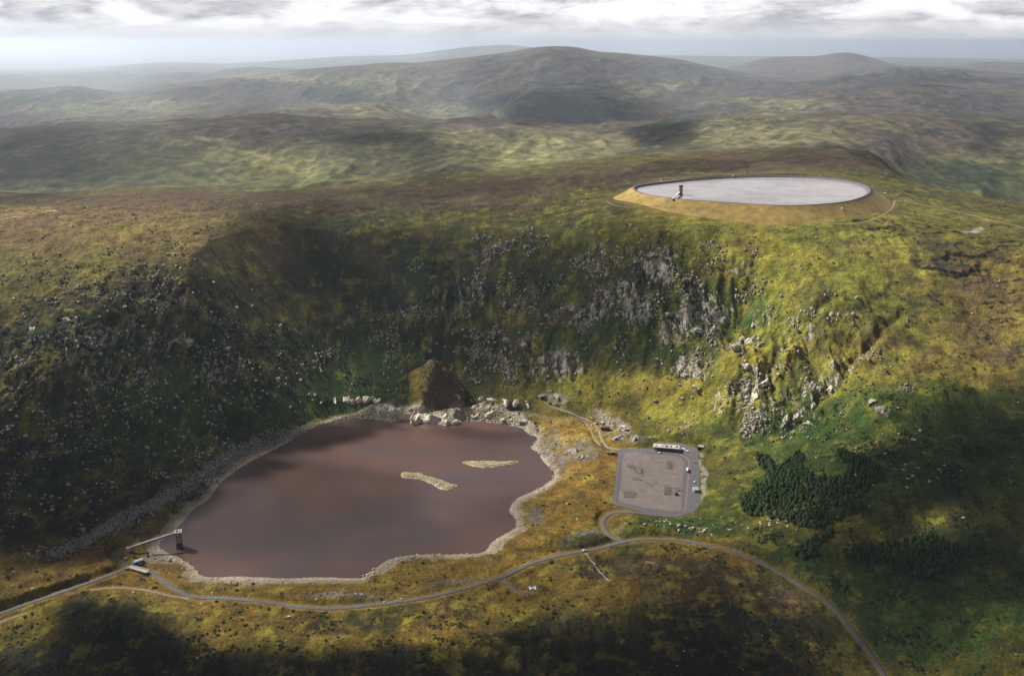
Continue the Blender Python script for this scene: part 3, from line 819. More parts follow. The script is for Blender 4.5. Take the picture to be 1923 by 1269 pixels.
def far_mesh(name, ys, z_edge=None):
    U, Yf = np.meshgrid(uf, ys); X = U * Yf
    y0, _ = lay_eval(L_R1, U[0]); z0 = tps(U[0] * y0, y0)
    B = far_h(U, Yf, np.broadcast_to(y0, U.shape), np.broadcast_to(z0, U.shape))
    PX, PY = to_px(X, Yf, B)
    # relief fades at the skylines so their outline holds
    crest = np.zeros(U.shape)
    for L, s in ((L_R2, 200), (L_R3, 330), (L_R4, 500), (L_R5, 700), (L_R6, 1500)):
        a, _ = lay_eval(L, U); crest = np.maximum(crest, np.exp(-((Yf - a) / s) ** 2))
    k = np.clip(Yf / 4000.0, 0.8, 2.0)
    n = fbm(X, Yf, 700, 5, 301) * 22 * k + (ridged(X + 60 * fbm(X, Yf, 300, 2, 5), Yf * .5, 420, 4, 311) - .45) * np.where(Yf > 5200, 30, 46) * k * sst(16000, 12000, Yf)
    n = n + fbm(X, Yf, 190, 4, 321) * np.where(Yf < 5400, 11, 20) + ridged(X, Yf * .7, 120, 3, 331) * np.where(Yf < 5400, 9, 0)
    n = n * (1 - crest * 0.93) * sst(2400, 2900, Yf) * sst(30000, 20000, Yf)
    Zf = B + n
    c = np.ones(U.shape + (3,)) * OLV * 0.95
    w1 = fbm(X, Yf, 500, 5, 401); w2 = fbm(X, Yf, 160, 4, 402); w3 = fbm(X, Yf, 60, 3, 403)

    def L2(cc, w):
        nonlocal c
        w = np.clip(w, 0, 1)[..., None]; c = c * (1 - w) + cc * w
    YOf = np.array([.31, .295, .11]); pk = dict(PX=PX + 40 * w2, PY=PY + 8 * w2)
    hi = sst(120, 205, B) if ys[0] < 5000 else sst(-50, 300, B)
    L2(np.array([.105, .072, .066]), 0.9 * hi)
    L2(HEA * 1.2, 0.7 * sst(.05, .4, w1))
    L2(YOf, 0.7 * sst(.0, .4, -w2) * (1 - .5 * hi) * (Yf < 5200))
    L2(YOf, 0.7 * bmax([(520, 320, 200, 45), (1000, 290, 260, 45), (1430, 250, 180, 35), (850, 262, 40, 14), (640, 300, 200, 40)], **pk) * (.75 + w2))  # yellow patches put the sunlit dapples into the ridge's colour
    L2(GRN * 1.0, 0.5 * bmax([(430, 340, 90, 22), (600, 345, 80, 14), (1480, 200, 140, 16), (1840, 330, 130, 50), (240, 350, 50, 15)], **pk) * sst(-.2, .3, w3))
    L2(DGR * 1.2, 0.8 * bmax([(1380, 206, 180, 10, -6), (1740, 152, 70, 5), (1270, 232, 60, 14), (1820, 330, 90, 40)], **pk) * sst(-.4, .1, w2))
    L2(BRN, 0.35 * bmax([(1700, 230, 160, 18), (1800, 275, 200, 20), (350, 233, 300, 12)], **pk))
    L2(DHE, 0.5 * sst(.15, .5, w3 + .4 * w1))
    if ys[0] > 5000:
        L2(np.array([.080, .068, .084]), 0.85); L2(BRN * .9, 0.5 * sst(-.1, .3, w1)); L2(OLV * 1.3, .5 * sst(.0, .35, -w2))
        L2(np.array([.26, .25, .13]), .85 * bmax([(240, 205, 200, 20), (740, 212, 240, 20), (330, 225, 240, 9), (1240, 170, 90, 10, -15), (1450, 195, 120, 10), (700, 160, 120, 22), (530, 145, 100, 10)], **pk) * sst(-.3, .2, w2 + .2))  # pale patches paint the sunlit parts of the foothills
        L2(DGR, 0.75 * bmax([(1060, 200, 160, 42), (640, 175, 70, 18), (30, 182, 160, 14)], **pk))  # dark green; first blob puts the spur's cloud shade into the colour
        L2(np.array([.16, .17, .09]), .6 * sst(20000, 24000, Yf) + 0 * w1)
        L2(DGR * 1.3, .6 * sst(.1, .25, fbm(X, Yf, 1500, 4, 440)) * sst(17000, 22000, Yf))
    w4 = fbm(X, Yf, 26, 3, 404)
    L2(DGR * .9, .5 * sst(.08, .35, w4 + .3 * w2)); L2(np.array([.19, .17, .10]), .35 * sst(.1, .4, -w4))
    c = c * (1 + .6 * w3[..., None])
    if ys[0] < 5000:
        h = (1 - sst(0, .09, np.abs(fbm(X * .5, Yf * 1.6, 60, 3, 62)))) * bmax([(1780, 310, 200, 60), (1780, 270, 200, 30), (1400, 240, 200, 30)], **pk)
        L2(PEA, .6 * h); Zf = Zf - 3 * h
        rk = .5 * bmax([(1820, 350, 110, 40), (1130, 290, 40, 14), (930, 285, 60, 16)], **pk)
    else:
        rk = np.zeros(U.shape)
    if z_edge is not None: Zf[0] = z_edge
    o = mesh_obj(name, np.stack([X, Yf, Zf], -1).reshape(-1, 3), grid_faces(*U.shape), M['hills'], kind='structure')
    smooth(o); set_attr(o, c, rk - .3)
    return Zf[-1]


ze = far_mesh('hill', np.concatenate([np.linspace(2500, 4300, 190), np.linspace(4320, 5600, 50)]), np.interp(uf, uu, Z[-1]))
ze = far_mesh('mountain', np.concatenate([np.linspace(5600, 11400, 230), np.linspace(11450, 16500, 90)]), ze)
ze = far_mesh('lowland', np.concatenate([np.linspace(16500, 40000, 80), np.linspace(41000, 95000, 30)]), ze)


# ------------------------------------------------------------------ water
def poly_fill(name, P, z, mat, **props):
    bm = bmesh.new()
    vs = [bm.verts.new((p[0], p[1], z)) for p in P]
    es = [bm.edges.new((vs[i], vs[(i + 1) % len(vs)])) for i in range(len(vs))]
    bmesh.ops.triangle_fill(bm, edges=es, use_beauty=True)
    bmesh.ops.recalc_face_normals(bm, faces=bm.faces)
    if bm.faces and sum(f.normal.z for f in bm.faces) < 0: bmesh.ops.reverse_faces(bm, faces=bm.faces)
    me = bpy.data.meshes.new(name); bm.to_mesh(me); bm.free(); me.materials.append(mat)
    o = bpy.data.objects.new(name, me); C.objects.link(o)
    for a, b in props.items(): o[a] = b
    return o


def offset_poly(P, d):
    P = np.asarray(P)[:, :2]
    t = np.roll(P, -1, 0) - np.roll(P, 1, 0); t /= np.linalg.norm(t, axis=1)[:, None] + 1e-9
    n = np.stack([t[:, 1], -t[:, 0]], 1)
    area = 0.5 * np.sum(P[:, 0] * np.roll(P[:, 1], -1) - np.roll(P[:, 0], -1) * P[:, 1])
    return P + n * d * (1 if area > 0 else -1)


poly_fill('lake_water', offset_poly(LAKE, 3.0), 0.0, M['lake'], kind='structure')
RW = offset_poly(RES, -4.0 - 2.2)
poly_fill('reservoir_water', RW, RES_Z - 3.4, M['reswater'], kind='structure')


def ring(name, offs, mat, **props):
    """closed band through (offset, z) sections round the reservoir"""
    n = len(RES); V = []
    for d, z in offs:
        P = offset_poly(RES, d)
        V += [(p[0], p[1], z) for p in P]
    F = []
    for s in range(len(offs) - 1):
        for i in range(n):
            j = (i + 1) % n
            F.append((s * n + i, s * n + j, (s + 1) * n + j, (s + 1) * n + i))
    o = mesh_obj(name, V, F, mat, **props)
    smooth(o)
    return o


ring('embankment', [(54, RES_Z - 31), (40, RES_Z - 22.5), (20, RES_Z - 11.4), (2.6, RES_Z - 0.9), (1.8, RES_Z - .15)], M['bank'], kind='structure')
ring('crest_road', [(1.9, RES_Z - .5), (1.9, RES_Z), (-2.4, RES_Z), (-2.4, RES_Z - .3)], M['lining'], kind='structure')
ring('reservoir_lining', [(-2.4, RES_Z - .1), (-6.2, RES_Z - 3.35), (-12, RES_Z - 8)], M['lining'], kind='structure')


# ------------------------------------------------------------------ roads
def ribbon(name, L, w, mat, lift=0.10, **props):
    L = np.asarray(L)
    # resample
    d = np.r_[0, np.cumsum(np.linalg.norm(np.diff(L[:, :2], axis=0), axis=1))]
    s = np.arange(0, d[-1], 2.5); P = np.stack([np.interp(s, d, L[:, 0]), np.interp(s, d, L[:, 1])], 1)
    t = np.gradient(P, axis=0); t /= np.linalg.norm(t, axis=1)[:, None]; n = np.stack([-t[:, 1], t[:, 0]], 1)
    offs = np.linspace(-w / 2, w / 2, 5)
    wob = 1 + 0.10 * fbm(s, s * 0, 14, 3, 5)
    V = []
    G = np.stack([P + n * (o * wob)[:, None] for o in offs], 1)
    z = Zat(G[..., 0], G[..., 1])
    zc = z.max(axis=1)
    for _ in range(2): zc[1:-1] = np.maximum(zc[1:-1], (zc[:-2] + zc[1:-1] + zc[2:]) / 3)
    z = 0.35 * z + 0.65 * zc[:, None] + lift
    z = np.maximum(z, Zat(G[..., 0], G[..., 1]) + lift * .6)
    V = np.concatenate([G, z[..., None]], -1)
    # skirts so the edge has thickness
    sk1 = V[:, 0].copy(); sk1[:, 2] -= 0.8; sk2 = V[:, -1].copy(); sk2[:, 2] -= 0.8
    V = np.concatenate([sk1[:, None], V, sk2[:, None]], 1)
    F = grid_faces(V.shape[0], V.shape[1])
    return mesh_obj(name, V.reshape(-1, 3), F[:, ::-1].copy(), mat, **props)


for k, (w, L) in ROADS.items():
    mt = M['asphalt'] if k in ('road', 'spur_road', 'loop_road') else M['gravel']
    if k in ('pad_path', 'shore_track'): mt = M['verge']
    lift = {'road': .24, 'spur_road': .20, 'loop_road': .20, 'pad_path': .16}.get(k, .15)
    nm = {'spur_road': 'road', 'loop_road': 'road'}.get(k, 'track' if 'track' in k else ('path' if 'path' in k else k))
    ribbon(nm, L, w, mt, lift, kind='structure')

# switchyard platform
yz = 9.25
poly_fill('yard_apron', YARD, yz, M['verge'], kind='structure')
INNER_PX = [(1174, 850), (1225, 853), (1262, 856), (1276, 859), (1283, 866), (1284, 874), (1281, 905), (1279, 935), (1277, 960), (1240, 957), (1205, 952), (1163, 941), (1164, 925), (1169, 890)]
INN = np.array([pt(x, y, yz)[:2] for x, y in INNER_PX])
poly_fill('gravel_yard', smooth_line(INN, 2, True), yz + .12, M['yard'], kind='structure')
trk = np.array([pt(x, y, yz)[:2] for x, y in [(1180, 846), (1225, 848), (1262, 850), (1282, 855), (1292, 863), (1294, 875), (1291, 905), (1289, 935), (1285, 962)]])


def flat_strip(name, P, w, z, mat, **props):
    P = smooth_line(P, 5)[:, :2]
    t = np.gradient(P, axis=0); t /= np.linalg.norm(t, axis=1)[:, None]; n = np.stack([-t[:, 1], t[:, 0]], 1)
    A_, B_ = P + n * w / 2, P - n * w / 2
    V = [(a[0], a[1], z) for a in A_] + [(a[0], a[1], z) for a in B_]
    m = len(P)
    return mesh_obj(name, V, [(i, i + 1, m + i + 1, m + i) for i in range(m - 1)], mat, **props)


flat_strip('yard_lane', trk, 3.2, yz + .10, M['yard'], kind='structure')

# ------------------------------------------------------------------ island shoals
def island(px_pts, hgt, name, **props):
    P = smooth_line([pt(x, y, 0)[:2] for x, y in px_pts], 5, True)
    x0, y0_ = P.min(0) - 4; x1, y1_ = P.max(0) + 4
    xs = np.arange(x0, x1, 0.8); ys = np.arange(y0_, y1_, 0.8)
    X, Y = np.meshgrid(xs, ys)
    d, _ = seg_dist(X, Y, P, True); s = np.where(inside(X, Y, P), d, -d) + 1.2 * fbm(X, Y, 5, 3, 44)
    z = np.where(s > 0, np.minimum(s * .45, hgt) + .5 * np.abs(fbm(X, Y, 3, 3, 45)) * np.minimum(s, 1), np.maximum(s * .4, -2.5))
    o = mesh_obj(name, np.stack([X, Y, z], -1).reshape(-1, 3), grid_faces(*X.shape), M['ground'], **props)
    c = np.ones(X.shape + (3,)) * np.array([.66, .55, .36]); w = np.clip(sst(2.0, 4, s) * .8, 0, 1)[..., None]
    c = c * (1 - w) + np.array([.22, .18, .06]) * w; c = c * (1 + .5 * fbm(X, Y, 2.5, 3, 46)[..., None])
    set_attr(o, c, np.full(X.shape, .2)); smooth(o)
    return P


ISL = [island([(753, 890), (760, 887), (775, 888), (790, 889), (800, 894), (815, 897), (830, 902), (845, 908), (862, 912), (850, 917), (838, 920), (825, 917), (812, 910), (795, 902), (780, 899), (757, 897)], 1.7, 'island', kind='structure'),
       island([(868, 869), (880, 866.5), (905, 866), (925, 866.5), (945, 867), (962, 866), (973, 866), (972, 869), (955, 873), (935, 876), (915, 878), (895, 877), (880, 873)], 1.8, 'island', kind='structure')]

# ------------------------------------------------------------------ haze, and an unseen cloud layer shaped to cast the shadows
def volume_mat(name, colr, dens, aniso=0.5, absorb=0.0):
    m, nt, out = new_mat(name)
    v = nt.nodes.new('ShaderNodeVolumePrincipled')
    v.inputs['Color'].default_value = (*colr, 1); v.inputs['Density'].default_value = dens; v.inputs['Anisotropy'].default_value = aniso
    nt.links.new(v.outputs[0], out.inputs['Volume'])
    return m


def box_mesh(name, lo, hi, mat, **props):
    V = [(x, y, z) for x in (lo[0], hi[0]) for y in (lo[1], hi[1]) for z in (lo[2], hi[2])]
    F = [(0, 1, 3, 2), (4, 6, 7, 5), (0, 4, 5, 1), (2, 3, 7, 6), (0, 2, 6, 4), (1, 5, 7, 3)]
    return mesh_obj(name, V, F, mat, **props)


box_mesh('haze', (-99000, -1500, -420), (99000, 97000, 640), volume_mat('haze_air', (.73, .83, 1.0), 4.7e-5), kind='stuff')

ZC, SIG = 1400.0, 0.035


def shade_field(px, py, X, Y):
    """how much shade the unseen cloud is shaped to cast on the ground here, 0..1"""
    wx = px + 60 * fbm(X, Y, 330, 2, 507) + 26 * fbm(X, Y, 130, 3, 501) + 10 * fbm(X, Y, 40, 2, 503); wy = py + 16 * fbm(X, Y, 130, 3, 502) + 7 * fbm(X, Y, 40, 2, 504)
    s = sst(-.25, .25, fbm(X, Y, 900, 3, 510)) * .8
    inf = (px > -150) & (px < 2073) & (py > 100) & (py < 1350)
    s = np.where(inf, 0.25, s)
    for v, cx, cy_, rx, ry, ang, soft in SHADES:
        w = blob(cx, cy_, rx, ry, ang, soft, wx, wy)
        s = s * (1 - w) + v * w
    br = fbm(X, Y, np.where(Y > 2600, 260.0, 75.0), 3, 530)
    return np.clip(s - .55 * np.clip(br - .08, 0, 1) * (s > .3) + .25 * np.clip(-br - .15, 0, 1) * (s > .3), 0, 1)


SHADES = [
    # far country
    (.30, 960, 170, 1300, 70, 0, .4), (.0, 640, 205, 260, 14, 4, .7), (.1, 300, 205, 200, 14, -6, .7), (.95, 1060, 200, 150, 42, 0, .3), (.1, 1230, 160, 90, 10, 15, .7), (.2, 1500, 190, 200, 24, -4, .6), (.75, 1750, 150, 240, 14, 0, .5),
    # middle ridge
    (.55, 400, 290, 620, 95, 0, .3), (.85, 60, 310, 160, 80, 0, .5), (.85, 720, 262, 130, 26, 5, .5), (.15, 560, 320, 170, 34, 12, .6), (.3, 420, 345, 130, 18, 0, .7), (.1, 860, 265, 45, 16, 0, .5), (.05, 1080, 292, 240, 40, -4, .4), (.9, 1262, 252, 75, 26, -8, .35), (.8, 1190, 290, 60, 10, 0, .6),
    (.05, 1470, 245, 130, 32, 0, .4), (.15, 1760, 270, 220, 50, 5, .5), (.6, 1880, 225, 120, 22, 0, .6), (.25, 1820, 330, 150, 60, 10, .5),
    (1.0, 1658, 320, 66, 24, 28, .35), (.6, 1340, 318, 260, 17, -7, .4), (.5, 700, 372, 400, 18, -4, .5),
    # left hill
    (.0, 150, 450, 420, 85, -6, .35), (.55, 240, 590, 320, 55, -8, .6), (.05, 60, 570, 110, 70, -30, .5),
    # central shade
    (.86, 640, 500, 240, 110, 12, .45), (.25, 490, 510, 75, 48, 20, .4), (.78, 760, 600, 340, 120, 5, .4), (.8, 960, 520, 300, 85, 0, .4), (.35, 1000, 425, 240, 22, 3, .5), (.75, 1180, 480, 130, 70, 0, .4), (.75, 1150, 620, 160, 60, 0, .5),
    (1.0, 240, 830, 400, 210, -22, .25), (.97, 470, 700, 240, 80, -10, .4), (.5, 420, 560, 160, 40, 0, .6),
    # the shore strip and the left grass
    (.45, 960, 740, 260, 30, 0, .5), (.1, 560, 795, 150, 26, -22, .4), (.15, 700, 745, 110, 26, 0, .4), (.1, 830, 760, 150, 30, 0, .4), (.0, 790, 728, 40, 44, 0, .4), (.3, 330, 960, 150, 40, -38, .4),
    # right hand slope
    (.0, 1540, 540, 260, 150, 0, .4), (.0, 1700, 600, 300, 130, 0, .4), (.0, 1430, 740, 230, 90, -8, .4), (.45, 1300, 590, 70, 90, 10, .5), (.0, 1150, 780, 170, 50, 5, .4), (.0, 1100, 880, 130, 110, 0, .4), (.1, 1420, 850, 110, 22, -4, .5),
    (.0, 1440, 360, 330, 40, 0, .3),
    # lake
    (.52, 650, 980, 330, 110, 0, .4), (.0, 740, 850, 230, 50, 6, .5), (.0, 850, 895, 150, 34, 5, .4), (.8, 930, 815, 80, 18, 5, .5), (.75, 540, 865, 70, 20, -20, .6),
    # foreground
    (.5, 900, 1110, 1100, 60, 0, .4), (.35, 1060, 960, 130, 60, 0, .5), (.3, 280, 1120, 350, 50, -8, .5), (.3, 620, 1140, 400, 34, 0, .5), (.45, 1230, 1040, 200, 30, 0, .5), (.25, 1230, 905, 100, 60, 0, .5),
    (.85, 1330, 1125, 230, 66, 5, .4), (.45, 1490, 1130, 60, 40, 35, .5),
    (1.0, 240, 1210, 150, 62, 10, .25), (1.0, 700, 1275, 1000, 48, 0, .3), (.97, 1180, 1220, 300, 72, 0, .3), (.5, 60, 1180, 120, 35, -15, .5),
    # right foot of the slope
    (.9, 1700, 960, 260, 180, 0, .35), (.97, 1870, 820, 160, 100, -20, .35), (.9, 1600, 1130, 320, 130, 10, .4), (.5, 1700, 985, 110, 50, -20, .6), (.97, 1900, 1120, 110, 160, 0, .4), (.6, 1480, 930, 90, 60, 0, .5), (.55, 1420, 1100, 110, 60, 20, .5),
    (.5, 1830, 1180, 110, 60, -20, .6),
]


def shadow_cloud_layer():
    kx_, ky_ = LV[0] / LV[2], LV[1] / LV[2]
    def grid(x0, x1, y0_, y1_, st_, hole=None):
        xs = np.arange(x0, x1 + .1, st_); ys = np.arange(y0_, y1_ + .1, st_)
        X, Y = np.meshgrid(xs, ys)
        z = np.full(X.shape, 150.0)
        for _ in range(6):
            gx_, gy_ = X - kx_ * (ZC - z), Y - ky_ * (ZC - z)
            hh = base_h(gx_, np.maximum(gy_, 480))
            z = z * .5 + hh * .5
        gx_, gy_ = X - kx_ * (ZC - z), Y - ky_ * (ZC - z)
        px, py = to_px(gx_, np.maximum(gy_, 480), z)
        s = shade_field(px, py, gx_, gy_)
        s = np.maximum(s, sst(840, 700, gy_) * sst(-2900, -2500, gx_) * sst(1700, 1200, gx_))  # unseen cloud added over the foreground to shade the near air
        if hole:
            s = np.where((X > hole[0]) & (X < hole[1]) & (Y > hole[2]) & (Y < hole[3]), 0, s)
        s[0] = s[-1] = 0; s[:, 0] = s[:, -1] = 0
        t = -np.log(1 - 0.988 * np.clip(s * 1.04, 0, 1) ** 1.1) * LV[2] / SIG
        t = np.where(t < .5, 0, t) * (1 + .12 * fbm(X, Y, st_ * 5, 3, 520))
        return X, Y, t
    V, F = [], []
    off = 0
    for args in ((-3400, 1200, -1500, 3150, 20), (-6500, 5200, 3150, 11000, 70)):
        X, Y, t = grid(*args)
        nz = t > 0
        n = X.size
        top = np.stack([X, Y, ZC + t * .65], -1).reshape(-1, 3); bot = np.stack([X, Y, ZC - t * .35], -1).reshape(-1, 3)
        f = grid_faces(*X.shape); act = nz.ravel()[f].any(1); f = f[act]
        lo = np.where(nz.ravel(), np.arange(n) + n, np.arange(n))
        used = np.concatenate([f + off, lo[f][:, ::-1] + off])
        V.append(np.concatenate([top, bot])); F.append(used); off += 2 * n
    V = np.concatenate(V); F = np.concatenate(F)
    u, inv = np.unique(F, return_inverse=True)
    o = mesh_obj('shadow_clouds', V[u], inv.reshape(F.shape), volume_mat('shadow_cloud_vapour', (.25, .25, .28), SIG), kind='stuff')  # out of view; thickness and grey vapour set for the shadows on the ground
    o.data.polygons.foreach_set('use_smooth', np.ones(len(o.data.polygons), bool))


shadow_cloud_layer()

# ------------------------------------------------------------------ builders
class MB:
    def __init__(s): s.V = []; s.F = []
    def box(s, x0, x1, y0, y1, z0, z1):
        n = len(s.V)
        s.V += [(x, y, z) for x in (x0, x1) for y in (y0, y1) for z in (z0, z1)]
        s.F += [tuple(n + i for i in f) for f in ((0, 1, 3, 2), (4, 6, 7, 5), (0, 4, 5, 1), (2, 3, 7, 6), (0, 2, 6, 4), (1, 5, 7, 3))]
        return s
    def cyl(s, x, y, z0, z1, r0, r1=None, n=10, ax='z'):
        r1 = r0 if r1 is None else r1; b = len(s.V)
        for z, r in ((z0, r0), (z1, r1)):
            for i in range(n):
                a = 2 * math.pi * i / n
                p = (x + r * math.cos(a), y + r * math.sin(a), z)
                if ax == 'y': p = (x + r * math.cos(a), z, y + r * math.sin(a))
                if ax == 'x': p = (z, x + r * math.cos(a), y + r * math.sin(a))
                s.V.append(p)
        for i in range(n):
            j = (i + 1) % n; s.F.append((b + i, b + j, b + n + j, b + n + i))
        s.F.append(tuple(b + i for i in range(n))[::-1]); s.F.append(tuple(b + n + i for i in range(n)))
        return s
    def beam(s, a, b, w, h):
        a, b = Vector(a), Vector(b); d = (b - a).normalized(); sd = d.cross(Vector((0, 0, 1))).normalized() * w / 2; up = sd.cross(d).normalized() * h / 2
        n = len(s.V)
        for p in (a, b):
            for q in (-1, 1):
                for r in (-1, 1): s.V.append(tuple(p + sd * q + up * r))
        s.F += [tuple(n + i for i in f) for f in ((0, 1, 3, 2), (4, 6, 7, 5), (0, 4, 5, 1), (2, 3, 7, 6), (0, 2, 6, 4), (1, 5, 7, 3))]
        return s
    def build(s, name, mat, parent=None):
        me = bpy.data.meshes.new(name); me.from_pydata(s.V, [], s.F)
        bm = bmesh.new(); bm.from_mesh(me); bmesh.ops.recalc_face_normals(bm, faces=bm.faces); bm.to_mesh(me); bm.free()
        me.materials.append(mat); o = bpy.data.objects.new(name, me); C.objects.link(o)
        if parent: o.parent = parent
        return o


def thing(name, label, cat, loc, rz=0.0, group=None):
    o = bpy.data.objects.new(name, None); C.objects.link(o); o.empty_display_size = 1
    o.location = loc; o.rotation_euler = (0, 0, rz)
    o['label'] = label; o['category'] = cat
    if group: o['group'] = group
    return o


def dup(root, loc, rz=0.0, label=None, scale=None):
    r = root.copy(); C.objects.link(r); r.location = loc; r.rotation_euler = (0, 0, rz)
    if scale: r.scale = scale
    if label: r['label'] = label
    for ch in list(root.children):
        c = ch.copy(); C.objects.link(c); c.parent = r
        for g in ch.children:
            d = g.copy(); C.objects.link(d); d.parent = c
    return r


def P3(px, py, z): return Vector(pt(px, py, z))


def heading(a, b): return math.atan2(b.y - a.y, b.x - a.x)


# --- draw-off tower standing in the lake
b = P3(337.5, 1027, 0)
t = thing('intake_tower', 'square concrete tower standing in the brown lake beside the left shore', 'tower', (b.x, b.y, 0), 0.25)
MB().box(-3.1, 3.1, -3.1, 3.1, 6.2, 17.6).build('shaft', M['pinkconc'], t)
MB().box(-3.15, 3.15, -3.15, 3.15, -6, 6.2).build('dark_base', M['darkconc'], t)  # lower shaft in darker concrete
MB().box(-3.5, 3.5, -3.5, 3.5, 17.6, 18.1).build('deck', M['dark'], t)
m = MB()
m.box(-3.6, 3.6, -3.6, -2.7, 18.1, 19.3).box(-3.6, 3.6, 2.7, 3.6, 18.1, 19.3).box(-3.6, -2.7, -2.68, 2.68, 18.1, 19.28).box(2.7, 3.6, -2.68, 2.68, 18.1, 19.28)
m.build('parapet', M['white'], t)
MB().box(-.2, 1.8, -1.2, .6, 18.1, 19.6).cyl(0.8, -.3, 19.6, 20.0, .5).build('winch_housing', M['white'], t)
for x in (-1.2, 1.2): MB().box(x - .5, x + .5, -3.16, -3.0, 12.5, 14.2).build('window', M['dark'], t)
top = Vector((b.x - 3.4, b.y - .8, 17.9)); sh = P3(243, 1027, 11.5)
g = thing('footbridge', 'long narrow concrete footbridge from the left shore to the lake tower', 'footbridge', (sh.x, sh.y, sh.z))
d = top - sh
MB().beam((0, 0, 0), d, 2.6, .5).build('deck', M['concrete'], g)
sd = d.cross(Vector((0, 0, 1))).normalized()
MB().beam((0, 0, -.9), d + Vector((0, 0, -.9)), 1.2, 1.3).build('girder', M['darkconc'], g)
for q in (-1, 1):
    MB().beam(sd * q * 1.25 + Vector((0, 0, 1.2)), d + sd * q * 1.25 + Vector((0, 0, 1.2)), .12, .12).build('handrail', M['steel'], g)
    for k in range(13):
        p = d * (k + .5) / 13 + sd * q * 1.25
        MB().box(p.x - .06, p.x + .06, p.y - .06, p.y + .06, p.z + .2, p.z + 1.15).build('rail_post', M['steel'], g)
zsh = float(Zat(sh.x, sh.y))
MB().box(-3.5, 1.0, -2.2, 2.2, zsh - sh.z - 2, -.3).build('abutment', M['concrete'], g)

# --- tower in the upper reservoir
b = P3(1278, 366, RES_Z - 3.4)
t = thing('intake_tower', 'brown round intake tower rising from the silvery hilltop reservoir', 'tower', (b.x, b.y, b.z))
MB().cyl(0, 0, 0, 13.6, 3.4, n=20).build('shaft', M['pinkconc'], t)
MB().cyl(0, 0, -8, -.0, 3.5, n=20).cyl(0, 0, 0.02, 2.6, 3.55, n=20).build('dark_base', M['darkconc'], t)
MB().cyl(0, 0, 13.6, 17.2, 4.0, n=20).build('head_house', M['pinkconc'], t)
MB().cyl(0, 0, 17.2, 17.7, 4.3, n=20).build('roof', M['concrete'], t)
for a in range(5):
    an = -2.6 + a * .5
    o = MB().box(-.45, .45, -.08, .08, 14.6, 16.0).build('window', M['dark'], t); o.location = (4.0 * math.cos(an), 4.0 * math.sin(an), 0); o.rotation_euler = (0, 0, an + math.pi / 2)
e = P3(1262.5, 373.5, RES_Z + .2)
g = thing('footbridge', 'short pale footbridge from the reservoir rim out to the round tower', 'footbridge', (e.x, e.y, e.z))
d = Vector((b.x - 2.5, b.y - 2.5, RES_Z + 2.0)) - e
MB().beam((0, 0, 0), d, 2.8, .5).build('deck', M['white'], g)
MB().beam((0, 0, -1.0), d + Vector((0, 0, -1.0)), 1.6, 1.4).build('girder', M['darkconc'], g)
sd = d.cross(Vector((0, 0, 1))).normalized()
for q in (-1, 1): MB().beam(sd * q * 1.3 + Vector((0, 0, 1.1)), d + sd * q * 1.3 + Vector((0, 0, 1.1)), .15, .15).build('handrail', M['steel'], g)

# --- main station building at the back of the yard
YZ = 9.25
a0 = P3(1226, 845.5, YZ); a1 = P3(1275, 849.5, YZ)
L_ = (a1 - a0).length; rz = heading(a0, a1)
t = thing('station_building', 'long low building with a patchy pale flat roof behind the gravel switchyard', 'building', (a0.x, a0.y, YZ), rz)
MB().box(1.2, L_ - .5, 3.0, 10.5, 0, 4.6).build('wall', M['wall'], t)
MB().box(0, L_, -.6, 11.3, 4.62, 5.5).build('roof', M['cream'], t)
MB().box(-.15, L_ + .15, -.85, -.62, 4.55, 5.75).build('fascia', M['white'], t)
for k in range(9):
    x = 1.4 + k * (L_ - 2.6) / 8
    MB().cyl(x, .1, 0, 4.62, .18, n=8).build('column', M['steel'], t)
for k in range(6):
    x = 4.5 + k * (L_ - 7) / 6
    f = MB().box(x, x + 3.4, 2.86, 3.0, .1, 3.7).build('doorway', M['dark'], t)
    MB().box(x + 1.6, x + 1.8, 2.80, 2.86, .1, 3.7).build('mullion', M['steel'], f)
for x, w, mt in ((2.2, 3.2, 'darkgranite'), (6.6, 2.0, 'white'), (10.2, 3.4, 'darkgranite'), (15.4, 4.4, 'rust'), (22.0, 2.4, 'darkconc'), (25.6, 1.6, 'white'), (29.0, 2.6, 'darkconc')):
    if x + w < L_ - .6: MB().box(x, x + w, 2.6, 7.4, 5.5, 5.85).build('roof_panel', M[mt], t)
MB().cyl(L_ * .44, 8.8, 5.5, 6.8, .5).build('vent', M['steel'], t)
# grey-green flat roofed hut
a0 = P3(1302.5, 924.5, YZ)
t = thing('control_hut', 'small square hut with grey-green flat roof at the right edge of the yard', 'hut', (a0.x, a0.y, YZ), .02)
MB().box(0.2, 6.6, 0.2, 8.8, 0, 3.0).build('wall', M['cream'], t)
MB().box(0, 6.8, 0, 9.0, 3.0, 3.35).build('roof', M['greygreen'], t)
MB().box(2.6, 3.7, .1, .2, 0, 2.1).build('door', M['dark'], t)
MB().box(4.5, 5.7, .1, .2, 1.1, 2.1).build('window', M['glass'], t)
MB().box(0.1, 0.2, 4, 5.4, 1.1, 2.2).build('window', M['glass'], t)


